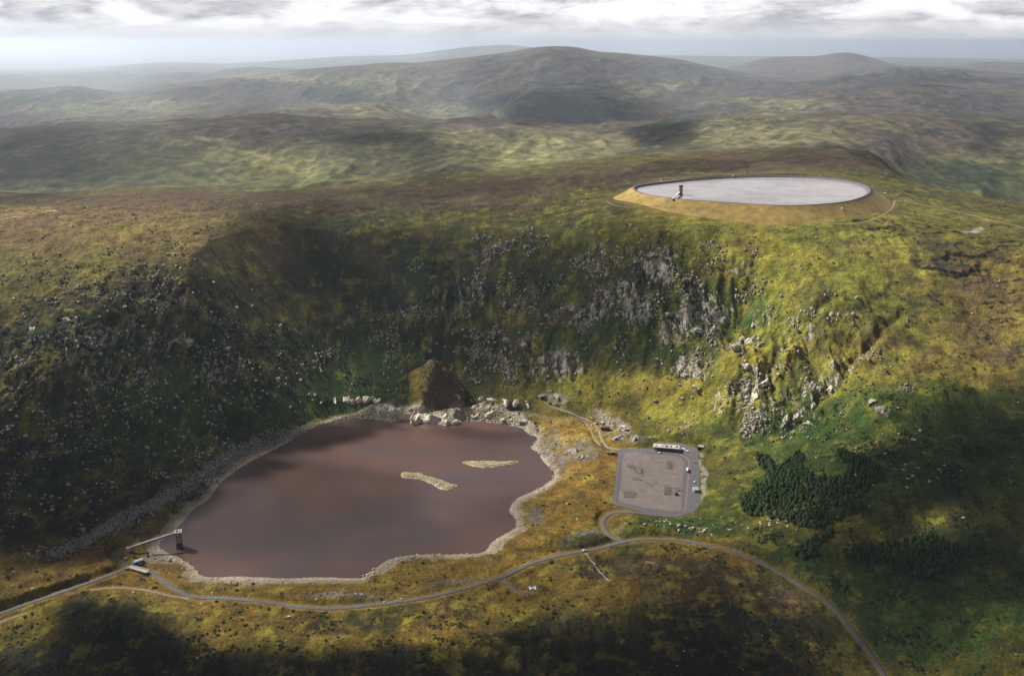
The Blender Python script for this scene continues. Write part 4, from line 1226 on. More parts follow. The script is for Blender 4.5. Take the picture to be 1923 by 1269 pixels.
def vehicle(name, label, cat, loc, rz, body, L, W, H, cab=None, box=None, group=None):
    t = thing(name, label, cat, loc, rz, group)
    if box:
        MB().box(-L / 2, -L / 2 + L * .70, -W / 2, W / 2, .75, H).build('cargo_box', M[body], t)
        MB().box(-L / 2 + L * .73, L / 2, -W / 2, W / 2, .6, H * .78).build('cab', M[cab or body], t)
        MB().box(-L / 2, L / 2, -W * .4, W * .4, .45, .72).build('chassis', M['tyre'], t)
        MB().box(L / 2, L / 2 + .04, -W * .42, W * .42, H * .45, H * .72).build('windscreen', M['glass'], t)
    else:
        m = MB(); n = 9; prof = [(-.5, .28), (-.5, .52), (-.46, .60), (-.36, .66), (-.26, 1.0), (.10, 1.0), (.24, .64), (.46, .54), (.5, .42), (.5, .28)]
        if cat in ('van', 'bus'): prof = [(-.5, .2), (-.5, .98), (-.48, 1.0), (.34, 1.0), (.42, .62), (.49, .52), (.5, .42), (.5, .2)]
        V = []
        for s_ in (-1, 1):
            for x, z in prof: V.append((x * L, s_ * W / 2 * (0.86 if z > .9 else 1), z * H))
        k = len(prof); F = [tuple(range(k)), tuple(range(k, 2 * k))[::-1]] + [(i, (i + 1) % k, k + (i + 1) % k, k + i) for i in range(k)]
        m.V, m.F = V, F; m.build('body', M[body], t)
        for s_ in (-1, 1):
            MB().box(-L * .26, L * .14, s_ * W * .47 - .03, s_ * W * .47 + .03, H * .66, H * .92).build('window', M['glass'], t)
        MB().box(L * .27, L * .36, -W * .40, W * .40, H * .66, H * .72).build('windscreen', M['glass'], t)
    for sx in (-.32, .32):
        for sy in (-1, 1):
            MB().cyl(sx * L, .36, sy * W * .5 - .12, sy * W * .5 + .12, .36, n=12, ax='y').build('wheel', M['tyre'], t)
    return t


p = P3(1290.5, 884, YZ + .1); q = P3(1289.8, 905, YZ + .1)
vehicle('parked_bus', 'long white coach parked on the lane at the right side of the switchyard', 'bus', (p.x, p.y, YZ + .1), heading(q, p), 'white', 11.0, 2.5, 3.1)
a0 = P3(1281, 843.5, YZ); a1 = P3(1293, 848.5, YZ); rz = heading(a0, a1)
t = thing('flat_trailer', 'long pale flat trailer parked at an angle right of the station building', 'trailer', ((a0.x + a1.x) / 2, (a0.y + a1.y) / 2, YZ), rz)
MB().box(-5.6, 5.6, -1.25, 1.25, .9, 1.25).build('bed', M['cream'], t)
MB().box(-5.5, -1.0, -1.1, 1.1, 1.25, 2.3).build('load', M['white'], t)
MB().box(5.6, 7.4, -.1, .1, .8, 1.0).build('drawbar', M['steel'], t)
for sx in (-4.2, -3.0, 4.2):
    for sy in (-1, 1): MB().cyl(sx, .45, sy * 1.1 - .15, sy * 1.1 + .15, .45, n=12, ax='y').build('wheel', M['tyre'], t)


def portal(name, label, px, py, rz, W=5.0, H=5.0):
    p = at(px, py)
    t = thing(name, label, 'tunnel entrance', (p.x, p.y, p.z - .4), rz)
    MB().box(-W / 2, W / 2, .5, 7, 0, H).build('opening', M['dark'], t)
    MB().box(-W / 2 - 1.2, -W / 2 - .02, 0, 7.2, -1, H + .9).box(W / 2 + .02, W / 2 + 1.2, 0, 7.2, -1, H + .9).box(-W / 2 - 1.15, W / 2 + 1.15, -.1, 7.1, H + .02, H + 1.0).build('frame', M['darkgranite'], t)
    return t


portal('tunnel_portal', 'dark tunnel mouth in the slope at the top of the gravel track', 1020, 750, .5, 7, 4.6)
portal('tunnel_portal', 'dark tunnel mouth in the rocks at the right back corner of the yard', 1315, 846, -.5, 6.5, 4.5)

# switchgear in the yard
def gear(label):
    t = thing('switchgear_stand', label, 'switchgear', (0, 0, 0), 0, 'switchgear stands on the gravel yard')
    for x in (-1.4, 1.4): MB().box(x - .14, x + .14, -.14, .14, 0, 3.0).build('leg', M['steel'], t)
    MB().box(-1.9, 1.9, -.16, .16, 3.0, 3.3).build('crossbar', M['steel'], t)
    for x in (-1.5, 0, 1.5): MB().cyl(x, 0, 3.3, 4.3, .18, .10, 8).build('insulator', M['concrete'], t)
    MB().box(-.45, .45, -.3, .3, .5, 1.7).build('control_box', M['concrete'], t)
    return t


rows = []
for i in range(4): rows += [((1180 + i * 4.2, 876 + (i % 2) * 3.0), 'upper left')]
for i in range(5): rows += [((1188 + i * 4.3, 881 + (i % 3) * 3.4), 'upper left')]
for i in range(3): rows += [((1201 + i * 1.8, 884 + i * 4.4), 'upper left')]
for i in range(4): rows += [((1187 + i * 5, 899 + (i % 2) * 2), 'middle left')]
for i in range(4):
    for j in range(2): rows += [((1255 + j * 5 - i * .3, 869 + i * 3.4), 'upper right')]
for i in range(4):
    for j in range(3): rows += [((1248 + j * 4.6 - i * .2, 915.5 + i * 4.0), 'lower right')]
for i in range(3):
    for j in range(4): rows += [((1172 + j * 5.2, 924 + i * 4.0), 'lower left')]
for i in range(3): rows += [((1269 + i * 3.2, 919.5 + (i % 2) * 2), 'far right')]
for i in range(3): rows += [((1212 + i * 9, 906 + (i % 2) * 5), 'centre')]
g0 = None
for (px, py), wh in rows:
    p = P3(px, py, YZ + .12)
    lb = {'upper left': 'thin steel switchgear stand in the upper left cluster of the gravel yard', 'middle left': 'thin steel switchgear stand in the short row at the left of the yard', 'upper right': 'thin steel switchgear stand in the upper right cluster of the gravel yard',
          'lower right': 'thin steel switchgear stand in the lower right cluster of the gravel yard', 'lower left': 'thin steel switchgear stand in the lower left cluster of the gravel yard', 'far right': 'thin steel switchgear stand beside the dark transformer', 'centre': 'thin steel switchgear stand in the middle of the gravel yard'}[wh]
    if g0 is None: g0 = gear(lb); g0.location = (p.x, p.y, p.z); g0.rotation_euler = (0, 0, .1)
    else: dup(g0, (p.x, p.y, p.z), .1 + random.choice((0, 0, 1.57)), lb)
for px, py, lb in ((1182, 876.5, 'upper left corner'), (1203, 886.5, 'upper left cluster'), (1255.5, 877, 'upper right cluster'), (1247.5, 926.5, 'lower right cluster'), (1191.5, 926, 'lower left cluster')):
    p = P3(px, py, YZ + .12)
    t = thing('electrical_cabinet', 'small white cabinet in the %s of the switchyard' % lb, 'cabinet', (p.x, p.y, p.z), .1)
    MB().box(-.8, .8, -.6, .6, 0.15, 2.3).build('case', M['white'], t); MB().box(-.9, .9, -.7, .7, 0, .15).build('plinth', M['concrete'], t); MB().box(-.95, .95, -.75, .75, 2.3, 2.42).build('roof', M['steel'], t)
p = P3(1270, 929, YZ + .12)
t = thing('transformer', 'squat dark rusty transformer at the lower right of the gravel yard', 'transformer', (p.x, p.y, p.z), .1)
MB().box(-1.8, 1.8, -1.2, 1.2, .2, 2.8).build('tank', M['rust'], t)
for x in (-1.5, -1.0, -.5, 0, .5, 1.0, 1.5): MB().box(x - .08, x + .08, -1.8, -1.22, .5, 2.4).build('cooling_fin', M['rust'], t)
for x in (-1, 0, 1): MB().cyl(x, 0, 2.8, 4.0, .2, .12, 8).build('bushing', M['darkconc'], t)
# yard fence
F_PX = [(1165.5, 846), (1222, 849), (1262, 852), (1280, 855.5), (1287, 864), (1288, 880), (1285, 910), (1281, 962), (1236, 961), (1200, 955), (1156, 941), (1160, 900)]
fp = [P3(x, y, YZ) for x, y in F_PX]
t = thing('yard_fence', 'low wire fence on steel posts running round the gravel switchyard', 'fence', (fp[0].x, fp[0].y, YZ))
pm = None
for i in range(len(fp)):
    a_, b_ = fp[i], fp[(i + 1) % len(fp)]
    n = max(1, int((b_ - a_).length / 4.0))
    for k in range(n):
        q = a_ + (b_ - a_) * k / n - fp[0]
        if pm is None: pm = MB().box(-.07, .07, -.07, .07, 0, 2.2).build('post', M['concrete'], t); pm.location = (q.x, q.y, .1)
        else:
            o = pm.copy(); C.objects.link(o); o.parent = t; o.location = (q.x, q.y, .1)
    MB().beam(a_ - fp[0] + Vector((0, 0, 2.2)), b_ - fp[0] + Vector((0, 0, 2.2)), .06, .06).build('rail', M['steel'], t)
    MB().beam(a_ - fp[0] + Vector((0, 0, 1.1)), b_ - fp[0] + Vector((0, 0, 1.1)), .05, .05).build('rail', M['steel'], t)

# --- outlet building on the far shore
a0 = P3(976.5, 802.5, -0.5); a1 = P3(987, 803.5, -.5); rz = heading(a0, a1)
t = thing('outlet_building', 'pink concrete block of an outlet building at the far lake shore', 'building', (a0.x, a0.y, -.5), rz - .08)
MB().box(0, 9.2, 0, 9, -3, 8.4).build('wall', M['pinkconc'], t)
MB().box(-.3, 9.5, -.3, 9.3, 8.4, 9.0).build('roof', M['darkgranite'], t)
MB().box(.8, 8.4, 1.0, 8.0, 9.0, 9.7).build('roof_deck', M['concrete'], t)
MB().box(1.0, 2.4, -.06, 0, 4.5, 6.6).box(6.8, 8.2, -.06, 0, 4.5, 6.6).build('window', M['darkconc'], t)
MB().box(9.55, 24, 7.6, 8.6, -2, 7.4).build('wing_wall', M['darkconc'], t)

# --- works compound behind the track
p = at(1131, 797)
t = thing('site_caravan', 'white caravan standing among pale rubble beside the bend of the track', 'caravan', (p.x, p.y, p.z), 1.2)
MB().box(-3, 3, -1.3, 1.3, .6, 3.1).build('body', M['white'], t); MB().box(-2.9, 2.9, -1.2, 1.2, 3.1, 3.35).build('roof', M['cream'], t)
MB().box(-2, -.6, -1.34, -1.3, 1.6, 2.5).build('window', M['glass'], t); MB().box(.8, 1.7, -1.34, -1.3, .6, 2.6).build('door', M['steel'], t)
for s_ in (-1, 1): MB().cyl(0, .4, s_ * 1.2 - .12, s_ * 1.2 + .12, .4, n=12, ax='y').build('wheel', M['tyre'], t)
p = at(1136, 806)
t = thing('storage_shed', 'long dark brown shed below the white caravan beside the track bend', 'shed', (p.x, p.y, p.z - .3), .12)
MB().box(-6, 6, -1.8, 1.8, 0, 3).build('wall', M['rust'], t)
V = [(-6.3, -2.2, 2.9), (6.3, -2.2, 2.9), (6.3, 2.2, 3.7), (-6.3, 2.2, 3.7), (-6.3, -2.2, 3.1), (6.3, -2.2, 3.1), (6.3, 2.2, 3.9), (-6.3, 2.2, 3.9)]
m = MB(); m.V = V; m.F = [(0, 1, 2, 3), (4, 5, 6, 7), (0, 1, 5, 4), (1, 2, 6, 5), (2, 3, 7, 6), (3, 0, 4, 7)]; m.build('roof', M['rust'], t)
MB().box(-1, 1, -1.86, -1.8, 0, 2.3).build('door', M['dark'], t)
p = at(1169, 804)
vehicle('parked_lorry', 'white box lorry parked at the right end of the pale rubble', 'lorry', (p.x, p.y, p.z + .1), 2.4, 'white', 8.0, 2.4, 3.2, 'cream', True)
p = at(1177, 809)
t = thing('storage_shed', 'small dark shed beside the white lorry behind the rock mound', 'shed', (p.x, p.y, p.z - .2), .1)
MB().box(-3, 3, -1.6, 1.6, 0, 2.5).build('wall', M['darkconc'], t); MB().box(-3.2, 3.2, -1.8, 1.8, 2.5, 2.75).build('roof', M['darkgranite'], t)


def digger(label, px, py, rz, c='yellow'):
    p = at(px, py)
    t = thing('excavator', label, 'excavator', (p.x, p.y, p.z), rz)
    for s_ in (-1, 1): MB().box(-1.9, 1.9, s_ * 1.1 - .3, s_ * 1.1 + .3, .0, .85).build('track', M['tyre'], t)
    MB().box(-1.8, 1.3, -1.2, 1.2, .9, 1.9).build('body', M[c], t)
    MB().box(-.2, 1.2, -1.15, -.1, 1.9, 3.0).build('cab', M['glass'], t)
    MB().beam((1.0, .4, 1.6), (3.4, .4, 3.8), .4, .5).beam((3.4, .4, 3.8), (5.4, .4, 1.6), .35, .4).build('boom', M[c], t)
    MB().box(5.0, 6.0, -.2, 1.0, .6, 1.5).build('bucket', M['rust'], t)
    return t


digger('yellow excavator left of the white caravan beside the track', 1121, 796, .4)
digger('small yellow excavator beside the blue roofed shed at the dam', 262.5, 1061.5, -.4)
for px, py, rz, bd, lb in ((1033.5, 759.5, -.5, 'darkconc', 'dark van parked on the gravel track nearest the tunnel mouth'), (1045, 762.5, -.45, 'darkgranite', 'grey van parked on the gravel track below the tunnel mouth')):
    p = at(px, py); vehicle('parked_van', lb, 'van', (p.x, p.y, p.z + .15), rz, bd, 5.2, 2.0, 2.3)
for px, py, rz, bd, lb in ((1097.5, 1034.5, .2, 'white', 'white car on the lake road at the end of the dotted stone line'), (1663, 363.5, .3, 'white', 'tiny white car on the slope right of the reservoir rim'),
                           (1305, 868, 1.5, 'blue', 'small dark car on the tarmac at the right of the yard'), (1304, 905, 1.5, 'white', 'small white car parked above the grey-green hut'),
                           (1239.5, 850.8, .1, 'white', 'white car parked in front of the station building')):
    p = at(px, py)
    if 850 < py < 910 or 850 < py < 852: p = P3(px, py, YZ + .05)
    vehicle('parked_car', lb, 'car', (p.x, p.y, p.z + .1), rz, bd, 4.4, 1.8, 1.5)
for (px, py, L, W, H, rz, lb) in ((1142, 852, 4, 3, 2.4, .2, 'dark square tank on the ochre grass left of the yard'), (1150.5, 852.5, 5.5, 4, 3.2, .2, 'larger dark tank beside the smaller one left of the yard')):
    p = at(px, py)
    t = thing('water_tank', lb, 'tank', (p.x, p.y, p.z - .3), rz)
    MB().box(-L / 2, L / 2, -W / 2, W / 2, 0, H).build('body', M['darkconc'], t); MB().box(-L / 2 - .15, L / 2 + .15, -W / 2 - .15, W / 2 + .15, H, H + .2).build('lid', M['steel'], t); MB().cyl(0, 0, H + .2, H + .6, .4).build('hatch', M['rust'], t)
# embankment hut, and the rim lamps built as small white blocks
p = at(1582, 392)
rim = [(1241, 339.5), (1377, 330.5), (1398, 325.5)]
# boundary marker on the embankment
zb = RES_Z - 8.5
p = P3(1582, 393, zb)
t = thing('valve_hut', 'tiny white hut on the ochre embankment below the reservoir rim', 'hut', (p.x, p.y, p.z - .8), .1)
MB().box(-1.1, 1.1, -1.1, 1.1, 0, 3.6).build('wall', M['white'], t); MB().box(-1.3, 1.3, -1.3, 1.3, 3.6, 3.85).build('roof', M['concrete'], t); MB().box(-.45, .45, -1.14, -1.1, 0.8, 2.8).build('door', M['dark'], t)
for i, (px, py) in enumerate(rim):
    p = P3(px, py + .8, RES_Z)
    t = thing('rim_block', ['small white block on the left back rim of the reservoir', 'small white block on the middle back rim of the reservoir', 'small white block on the slope just behind the reservoir rim'][i], 'hut', (p.x, p.y, p.z - .2), .1)
    MB().box(-.9, .9, -.9, .9, 0, 2.4).build('wall', M['white'], t); MB().box(-1.05, 1.05, -1.05, 1.05, 2.4, 2.6).build('roof', M['concrete'], t)

# --- helipad
pz = float(Zat(PAD[0], PAD[1])) + .05
t = thing('helipad', 'round dark helicopter pad with a white letter H on the ochre grass', 'helipad', (PAD[0], PAD[1], pz))
MB().cyl(0, 0, -.5, .12, 5.4, n=40).build('pad', M['asphalt'], t)
hm = MB(); 
hm.box(-3.3, -1.9, -3.2, 3.2, .13, .16).box(1.9, 3.3, -3.2, 3.2, .13, .16).box(-1.9, 1.9, -.9, .9, .13, .16)
o = hm.build('letter_marking', M['white'], t); o.rotation_euler = (0, 0, .12)

# --- outlet works at the dam
p0, p1 = P3(243, 1063.5, 5.6), P3(277, 1073.5, 5.2)
t = thing('spillway_bridge', 'short pinkish concrete road bridge over the outlet at the dam', 'bridge', tuple(p0))
d = p1 - p0; sd = d.cross(Vector((0, 0, 1))).normalized()
MB().beam((0, 0, -.2), d + Vector((0, 0, -.2)), 5.6, .9).build('deck', M['concrete'], t)
for q in (-1, 1): MB().beam(sd * q * 2.9 + Vector((0, 0, .5)), d + sd * q * 2.9 + Vector((0, 0, .5)), .4, 1.3).build('parapet', M['cream'], t)
MB().beam(sd * 3.2 + Vector((-1.6, 0, -1.4)), sd * 3.2 + Vector((1.4, 0, -1.4)), 2.4, 3.2).build('end_block', M['orange'], t)
a = P3(259, 1056.5, 4.5)
t = thing('valve_shed', 'small shed with blue and white roof beside the dam bridge', 'shed', (a.x, a.y, float(Zat(a.x, a.y)) - .3), .75)
MB().box(-5.6, 5.6, -1.9, 1.9, 0, 3.2).build('wall', M['darkconc'], t)
MB().box(-5.8, 5.8, -2.1, .8, 3.2, 3.5).build('roof', M['blue'], t)
MB().box(-3.2, 5.9, .82, 2.3, 3.2, 3.7).build('roof_panel', M['white'], t)
MB().box(-1, 1, -1.96, -1.9, 0, 2.2).build('door', M['dark'], t)

# --- dotted stone wall running down from the road
wl_ = [at(x, y) for x, y in ((1100, 1040), (1110, 1053), (1121, 1067), (1131, 1079), (1146, 1092))]
t = thing('stone_wall', 'straight broken line of stones running down from the lake road', 'wall', tuple(wl_[0]))
V = []
sm = MB().box(-.9, .9, -.6, .6, -.5, .9).build('stone', M['concrete'], t); first = True
for i in range(4):
    for k in range(8):
        q = wl_[i] + (wl_[i + 1] - wl_[i]) * (k / 8) - wl_[0] + Vector((random.uniform(-.4, .4), random.uniform(-.4, .4), 0))
        zq = float(Zat(q.x + wl_[0].x, q.y + wl_[0].y)) - wl_[0].z
        o = sm if first else sm.copy()
        if not first: C.objects.link(o); o.parent = t
        o.location = (q.x, q.y, zq); o.rotation_euler = (random.uniform(-.2, .2), random.uniform(-.2, .2), random.uniform(0, 3)); s_ = random.uniform(.6, 1.2); o.scale = (s_, s_, s_ * .8)
        first = False

# ------------------------------------------------------------------ rocks
def rock_mesh(name, seed, sub=2, flat=.75, rough=.28, mat='granite'):
    r = random.Random(seed); bm = bmesh.new()
    bmesh.ops.create_icosphere(bm, subdivisions=sub, radius=1)
    cuts = [(Vector((r.gauss(0, 1), r.gauss(0, 1), r.gauss(0, .8))).normalized(), r.uniform(.55, .85)) for _ in range(9)]
    for v in bm.verts:
        p = v.co.copy()
        for n_, d_ in cuts:
            k = p.dot(n_)
            if k > d_: p -= n_ * (k - d_)
        q = np.array([p.x, p.y, p.z]) * 1.7 + seed
        nz = float(fbm(np.array([q[0] + q[2] * .7]), np.array([q[1] - q[2] * .6]), 1.0, 3, seed)[0])
        p *= 1 + rough * nz
        v.co = Vector((p.x, p.y, p.z * flat))
    me = bpy.data.meshes.new(name); bm.to_mesh(me); bm.free(); me.materials.append(M[mat])
    return me


ROCKS = [rock_mesh('boulder', 11 + i, 2, random.uniform(.55, .8)) for i in range(7)]
CRAG = [rock_mesh('rock_outcrop', 51 + i, 4, random.uniform(.6, .8), .6) for i in range(6)]
CRAGP = [rock_mesh('rock_outcrop', 91 + i, 4, random.uniform(.6, .8), .6, 'shore_granite') for i in range(5)]
CRAGD = [rock_mesh('rock_outcrop', 71 + i, 4, random.uniform(.6, .8), .6, 'darkgranite') for i in range(5)]
OUT = [(722, 768, 11, 0, 'upright pale rock face at the left end of the white shore cliffs'), (742, 774, 13, 0, 'tall white crag with a grassy top under the green knoll'), (763, 780, 10, 0, 'white slab at the foot of the knoll touching the lake'),
       (786, 780, 13, 0, 'broad white crag right of the cleft below the knoll'), (812, 784, 13, 0, 'cracked white cliff in the middle of the far lake shore'), (838, 789, 11, 0, 'low white cliff where the far shore juts into the lake'), (855, 792, 7, 0, 'pointed white rock at the tip of the shore cliffs'),
       (628, 752, 7, 0, 'leftmost pale rock block above the far lake shore'), (650, 752, 8, 0, 'second pale rock block above the far left shore'), (672, 750, 7, 0, 'pale rock block behind the sandy far shore'), (694, 749, 9, 0, 'upright split pale block left of the white cliffs'), (708, 752, 8, 0, 'narrow pale block next to the white shore cliffs'),
       (885, 752, 7, 0, 'pale rock at the left end of the band right of the knoll'), (905, 749, 7, 0, 'pale rock in the band right of the knoll'), (925, 752, 8, 0, 'long pale ledge in the rock band behind the right shore'), (948, 754, 8, 0, 'pale ledge above the outlet building'), (968, 757, 8, 0, 'rounded pale rock behind the outlet building'), (990, 757, 7, 0, 'pale rock right of the rock band near the track'),
       (922, 778, 7, 0, 'smooth white slab at the water edge left of the outlet building'), (945, 787, 7, 0, 'knobbly pale rock at the water edge beside the outlet building'), (890, 781, 6, 0, 'low pale slab at the water edge of the far right shore'), (962, 790, 6, 0, 'small pale rock just left of the outlet building'),
       (1033, 735, 6, 0, 'white broken rock above the tunnel mouth'), (1046, 743, 6, 0, 'white upright rock right of the tunnel mouth'),
       (1075, 850, 10, 1, 'low grey rock hump on the ochre ground by the lake'), (1092, 858, 8, 1, 'small grey rock hump right of the bigger hump'), (1165, 824, 11, 1, 'grey rock mound left part behind the yard'), (1190, 826, 12, 1, 'grey rock mound right part behind the yard'),
       (1478, 790, 9, 0, 'sunlit pink white slab low on the right slope'), (1500, 786, 11, 0, 'largest sunlit white slab low on the right slope'), (1520, 796, 8, 0, 'sunlit white slab at the right end of the low cluster'), (1530, 765, 7, 0, 'sunlit pale slab just above the low white cluster'),
       (1388, 652, 11, 0, 'leaning pale slab on the left of the green terrace crag'), (1412, 644, 10, 0, 'steep striped pale slab beside the leaning one'), (1427, 648, 7, 0, 'narrow pale slab right of the striped slab'), (1415, 612, 8, 0, 'pale slab above the striped slabs'), (1482, 660, 9, 1, 'grey sloping slab in the middle of the right crags'),
       (1400, 690, 9, 0, 'pale slab at the top of the diagonal gully'), (1440, 722, 11, 0, 'broken pale crag between the two gullies'), (1420, 745, 9, 0, 'broken pale crag low between the gullies'), (1395, 770, 8, 0, 'pale slab near the foot of the left gully'), (1560, 732, 9, 0, 'pale ledge right of the long gully'), (1640, 755, 8, 0, 'pale ledge at the edge of the cloud shadow'), (1655, 770, 9, 1, 'grey crag just inside the cloud shadow'),
       (1287, 705, 8, 1, 'grey rock steps left of the green terrace'), (1310, 730, 7, 1, 'grey rock above the ochre mound'), (1235, 752, 6, 1, 'low rock on the round ochre mound'),
       (1180, 592, 9, 1, 'dark upright buttress in the shaded headwall'), (1205, 596, 12, 1, 'tallest grey buttress in the shaded headwall'), (1158, 590, 8, 1, 'narrow grey buttress left in the headwall'), (1250, 590, 10, 1, 'grey buttress at the edge of the sunlight'), (1290, 612, 11, 0, 'sunlit ribbed crag right of the headwall buttresses'), (1315, 622, 10, 0, 'sunlit ribbed crag below the green shelf'),
       (1225, 480, 12, 1, 'ribbed grey crag high on the headwall below the reservoir'), (1200, 490, 9, 1, 'small ribbed crag beside the high headwall crag'), (1255, 485, 9, 1, 'grey crag high at the right of the ribbed one'), (995, 462, 10, 1, 'grey crag high on the middle of the back wall'), (930, 466, 9, 1, 'grey broken crag high on the left back wall'), (945, 476, 7, 1, 'small crag under the high left back wall crag'),
       (925, 625, 10, 1, 'slanting grey slab on the rounded shelf in the back wall'), (955, 640, 10, 1, 'grey slab in the middle of the rounded shelf'), (985, 648, 8, 1, 'pale grey slab at the right of the rounded shelf'), (1040, 690, 8, 1, 'grey broken rock above the green terraces'), (1060, 700, 7, 1, 'pale broken rock right above the green terraces'),
       (355, 642, 7, 0, 'white rock knob high on the dark left crags'), (520, 712, 8, 1, 'streaked grey slab on the dark slope above the left shore'), (425, 655, 8, 1, 'grey crag in the dark left wall'), (60, 620, 8, 0, 'pale outcrop on the far left slope'), (1645, 325, 0, 0, '')]
for i, (px, py, r_, dk, lb) in enumerate(OUT):
    if not lb: continue
    p = at(px, py)
    o = bpy.data.objects.new('rock_outcrop', (CRAGD if dk else (CRAGP if i < 24 else CRAG))[i % 5]); C.objects.link(o)
    r_ *= 1.15 if i < 7 else (.95 if (i < 24 or 'sunlit' in lb or 'pale' in lb) else .8)
    o.location = (p.x, p.y + r_ * .25, p.z - r_ * (.38 if i < 24 else .2)); o.rotation_euler = (random.uniform(-.15, .15) + .25, random.uniform(-.2, .2), random.uniform(-.5, .5) + (i % 4) * 1.57)
    o.scale = (r_ * random.uniform(.9, 1.25), r_ * random.uniform(.6, .85), r_ * random.uniform(.8, 1.15))
    if i < 24: o.scale = (o.scale[0] * 1.25, o.scale[1] * 1.15, o.scale[2] * 1.1)
    o['label'] = lb; o['category'] = 'rock outcrop'


# individual boulders by region (pixel ellipse, count, size, label)
REG = [(130, 790, 120, 70, 24, (1.6, 3.0), 'pale boulder among the scree on the upper far left slope'),
       (110, 930, 110, 50, 18, (1.6, 3.0), 'pale boulder among the scree at the foot of the far left slope'),
       (330, 800, 90, 60, 20, (1.6, 3.0), 'pale boulder on the lower dark slope just above the grey moraine band'),
       (430, 720, 190, 70, 36, (1.6, 3.0), 'pale boulder on the dark crags above the left lake shore'),
       (250, 560, 230, 70, 34, (1.6, 3.0), 'pale boulder scattered over the sunlit shoulder of the left hill'),
       (960, 660, 150, 60, 22, (1.6, 2.8), 'pale boulder on the shaded corrie wall behind the lake'),
       (1410, 730, 150, 60, 40, (1.5, 3.0), 'sunlit pale boulder on the green slope above the yard'),
       (1650, 870, 130, 80, 34, (1.2, 2.4), 'pale boulder on the shaded slope beside the conifers'),
       (1300, 990, 110, 16, 18, (1.0, 2.0), 'pale boulder in the rough ground between yard and road'),
       (1450, 985, 60, 14, 14, (1.2, 2.2), 'pale boulder along the lower edge of the conifers'),
       (1140, 795, 50, 16, 20, (1.2, 2.2), 'pale rubble block around the white caravan'),
       (640, 1120, 200, 12, 12, (.9, 1.6), 'pale stone on the bank between lake and road'),
       (200, 1105, 150, 22, 8, (.9, 1.6), 'pale stone on the grass beside the lower left tracks')]
nb = 0
for cx_, cy2, rx, ry, n, sz, lb in REG:
    for k in range(n):
        a = random.uniform(0, 6.28); rr = math.sqrt(random.random())
        px, py = cx_ + rx * rr * math.cos(a), cy2 + ry * rr * math.sin(a)
        p = at(px, py)
        if inside(np.array([p.x]), np.array([p.y]), LAKE)[0] or inside(np.array([p.x]), np.array([p.y]), YARD)[0]: continue
        o = bpy.data.objects.new('boulder', ROCKS[nb % 7]); nb += 1; C.objects.link(o)
        s_ = random.uniform(*sz) * random.uniform(.75, 1.15)
        o.location = (p.x, p.y, p.z + s_ * .1); o.rotation_euler = (random.uniform(-.4, .4), random.uniform(-.4, .4), random.uniform(0, 6.28))
        o.scale = (s_ * random.uniform(.8, 1.3), s_ * random.uniform(.8, 1.2), s_)
        o['label'] = lb; o['category'] = 'boulder'; o['group'] = lb.replace('pale boulder', 'pale boulders').replace('pale stone', 'pale stones').replace('block', 'blocks')

# uncountable scatter joined into one
def ico():
    bm = bmesh.new(); bmesh.ops.create_icosphere(bm, subdivisions=1, radius=1)
    V = np.array([v.co[:] for v in bm.verts]); F = np.array([[v.index for v in f.verts] for f in bm.faces]); bm.free()
    return V, F


def scatter_mesh(name, PTS, size, flatn, mat, jit=.3, V0=None, F0=None, sink=.2, **props):
    if V0 is None: V0, F0 = ico()
    n = len(PTS); k = len(V0)
    a = rng.uniform(0, 2 * np.pi, n); c_, s_ = np.cos(a), np.sin(a)
    sc = size[:, None] * np.stack([rng.uniform(.7, 1.4, n), rng.uniform(.7, 1.2, n), flatn * rng.uniform(.7, 1.3, n)], 1)
    W = V0[None] * sc[:, None] * (1 + jit * rng.uniform(-1, 1, (n, k, 1)))
    X = W[..., 0] * c_[:, None] - W[..., 1] * s_[:, None]; Y = W[..., 0] * s_[:, None] + W[..., 1] * c_[:, None]
    P = np.stack([X, Y, W[..., 2]], -1) + PTS[:, None]
    P[..., 2] += (size * flatn * (1 - 2 * sink) * .5)[:, None]
    F = (F0[None] + (np.arange(n) * k)[:, None, None]).reshape(-1, F0.shape[1])
    return mesh_obj(name, P.reshape(-1, 3), F, mat, **props)


area = np.gradient(XG, axis=1) * np.gradient(YG, axis=0)
ok = (SDL > 4) & (SDY > 3) & (ROADD > 3) & (SDR > 75) & (YG < 2000) & (dpad > 14)


def sample(wt_, n):
    w = (wt_ * ok * area).ravel(); w = np.clip(w, 0, None); w /= w.sum()
    i = rng.choice(w.size, n, p=w)
    X = XG.ravel()[i] + rng.uniform(-1, 1, n); Y = YG.ravel()[i] + rng.uniform(-1, 1, n)
    return np.stack([X, Y, Zat(X, Y)], 1)


dg = np.full(XG.shape, 1e9)
for q_ in ([(1310, 800), (1420, 715), (1540, 610)], [(1400, 810), (1520, 735), (1640, 670)], [(1270, 650), (1340, 600), (1420, 560)], [(1350, 690), (1430, 640), (1500, 590)], [(1480, 820), (1600, 770), (1700, 740)]):
    d_, _ = seg_dist(XG, YG, np.array([v[:2] for v in on_tps(q_)])); dg = np.minimum(dg, d_)
diag = np.exp(-(dg / 11.0) ** 2)
clump = sst(.10, .42, fbm(XG, YG, 26, 4, 601)) + .02
wrock = clump * (1.0 * scree + 1.2 * crag_big * (1 - .6 * sst(1320, 1380, PXW)) + 1.6 * diag + .25 * steep + .7 * bmax([(1650, 870, 130, 80), (1420, 760, 200, 60, -10), (1300, 990, 120, 20), (1250, 520, 250, 120), (900, 600, 300, 130), (200, 520, 260, 60)]) + .02)
Pr = sample(wrock, 9000); sz = np.exp(rng.normal(-.45, .55, len(Pr)))
scatter_mesh('scree', Pr, np.clip(sz, .3, 2.3), .7, M['granite'], .22, kind='stuff')
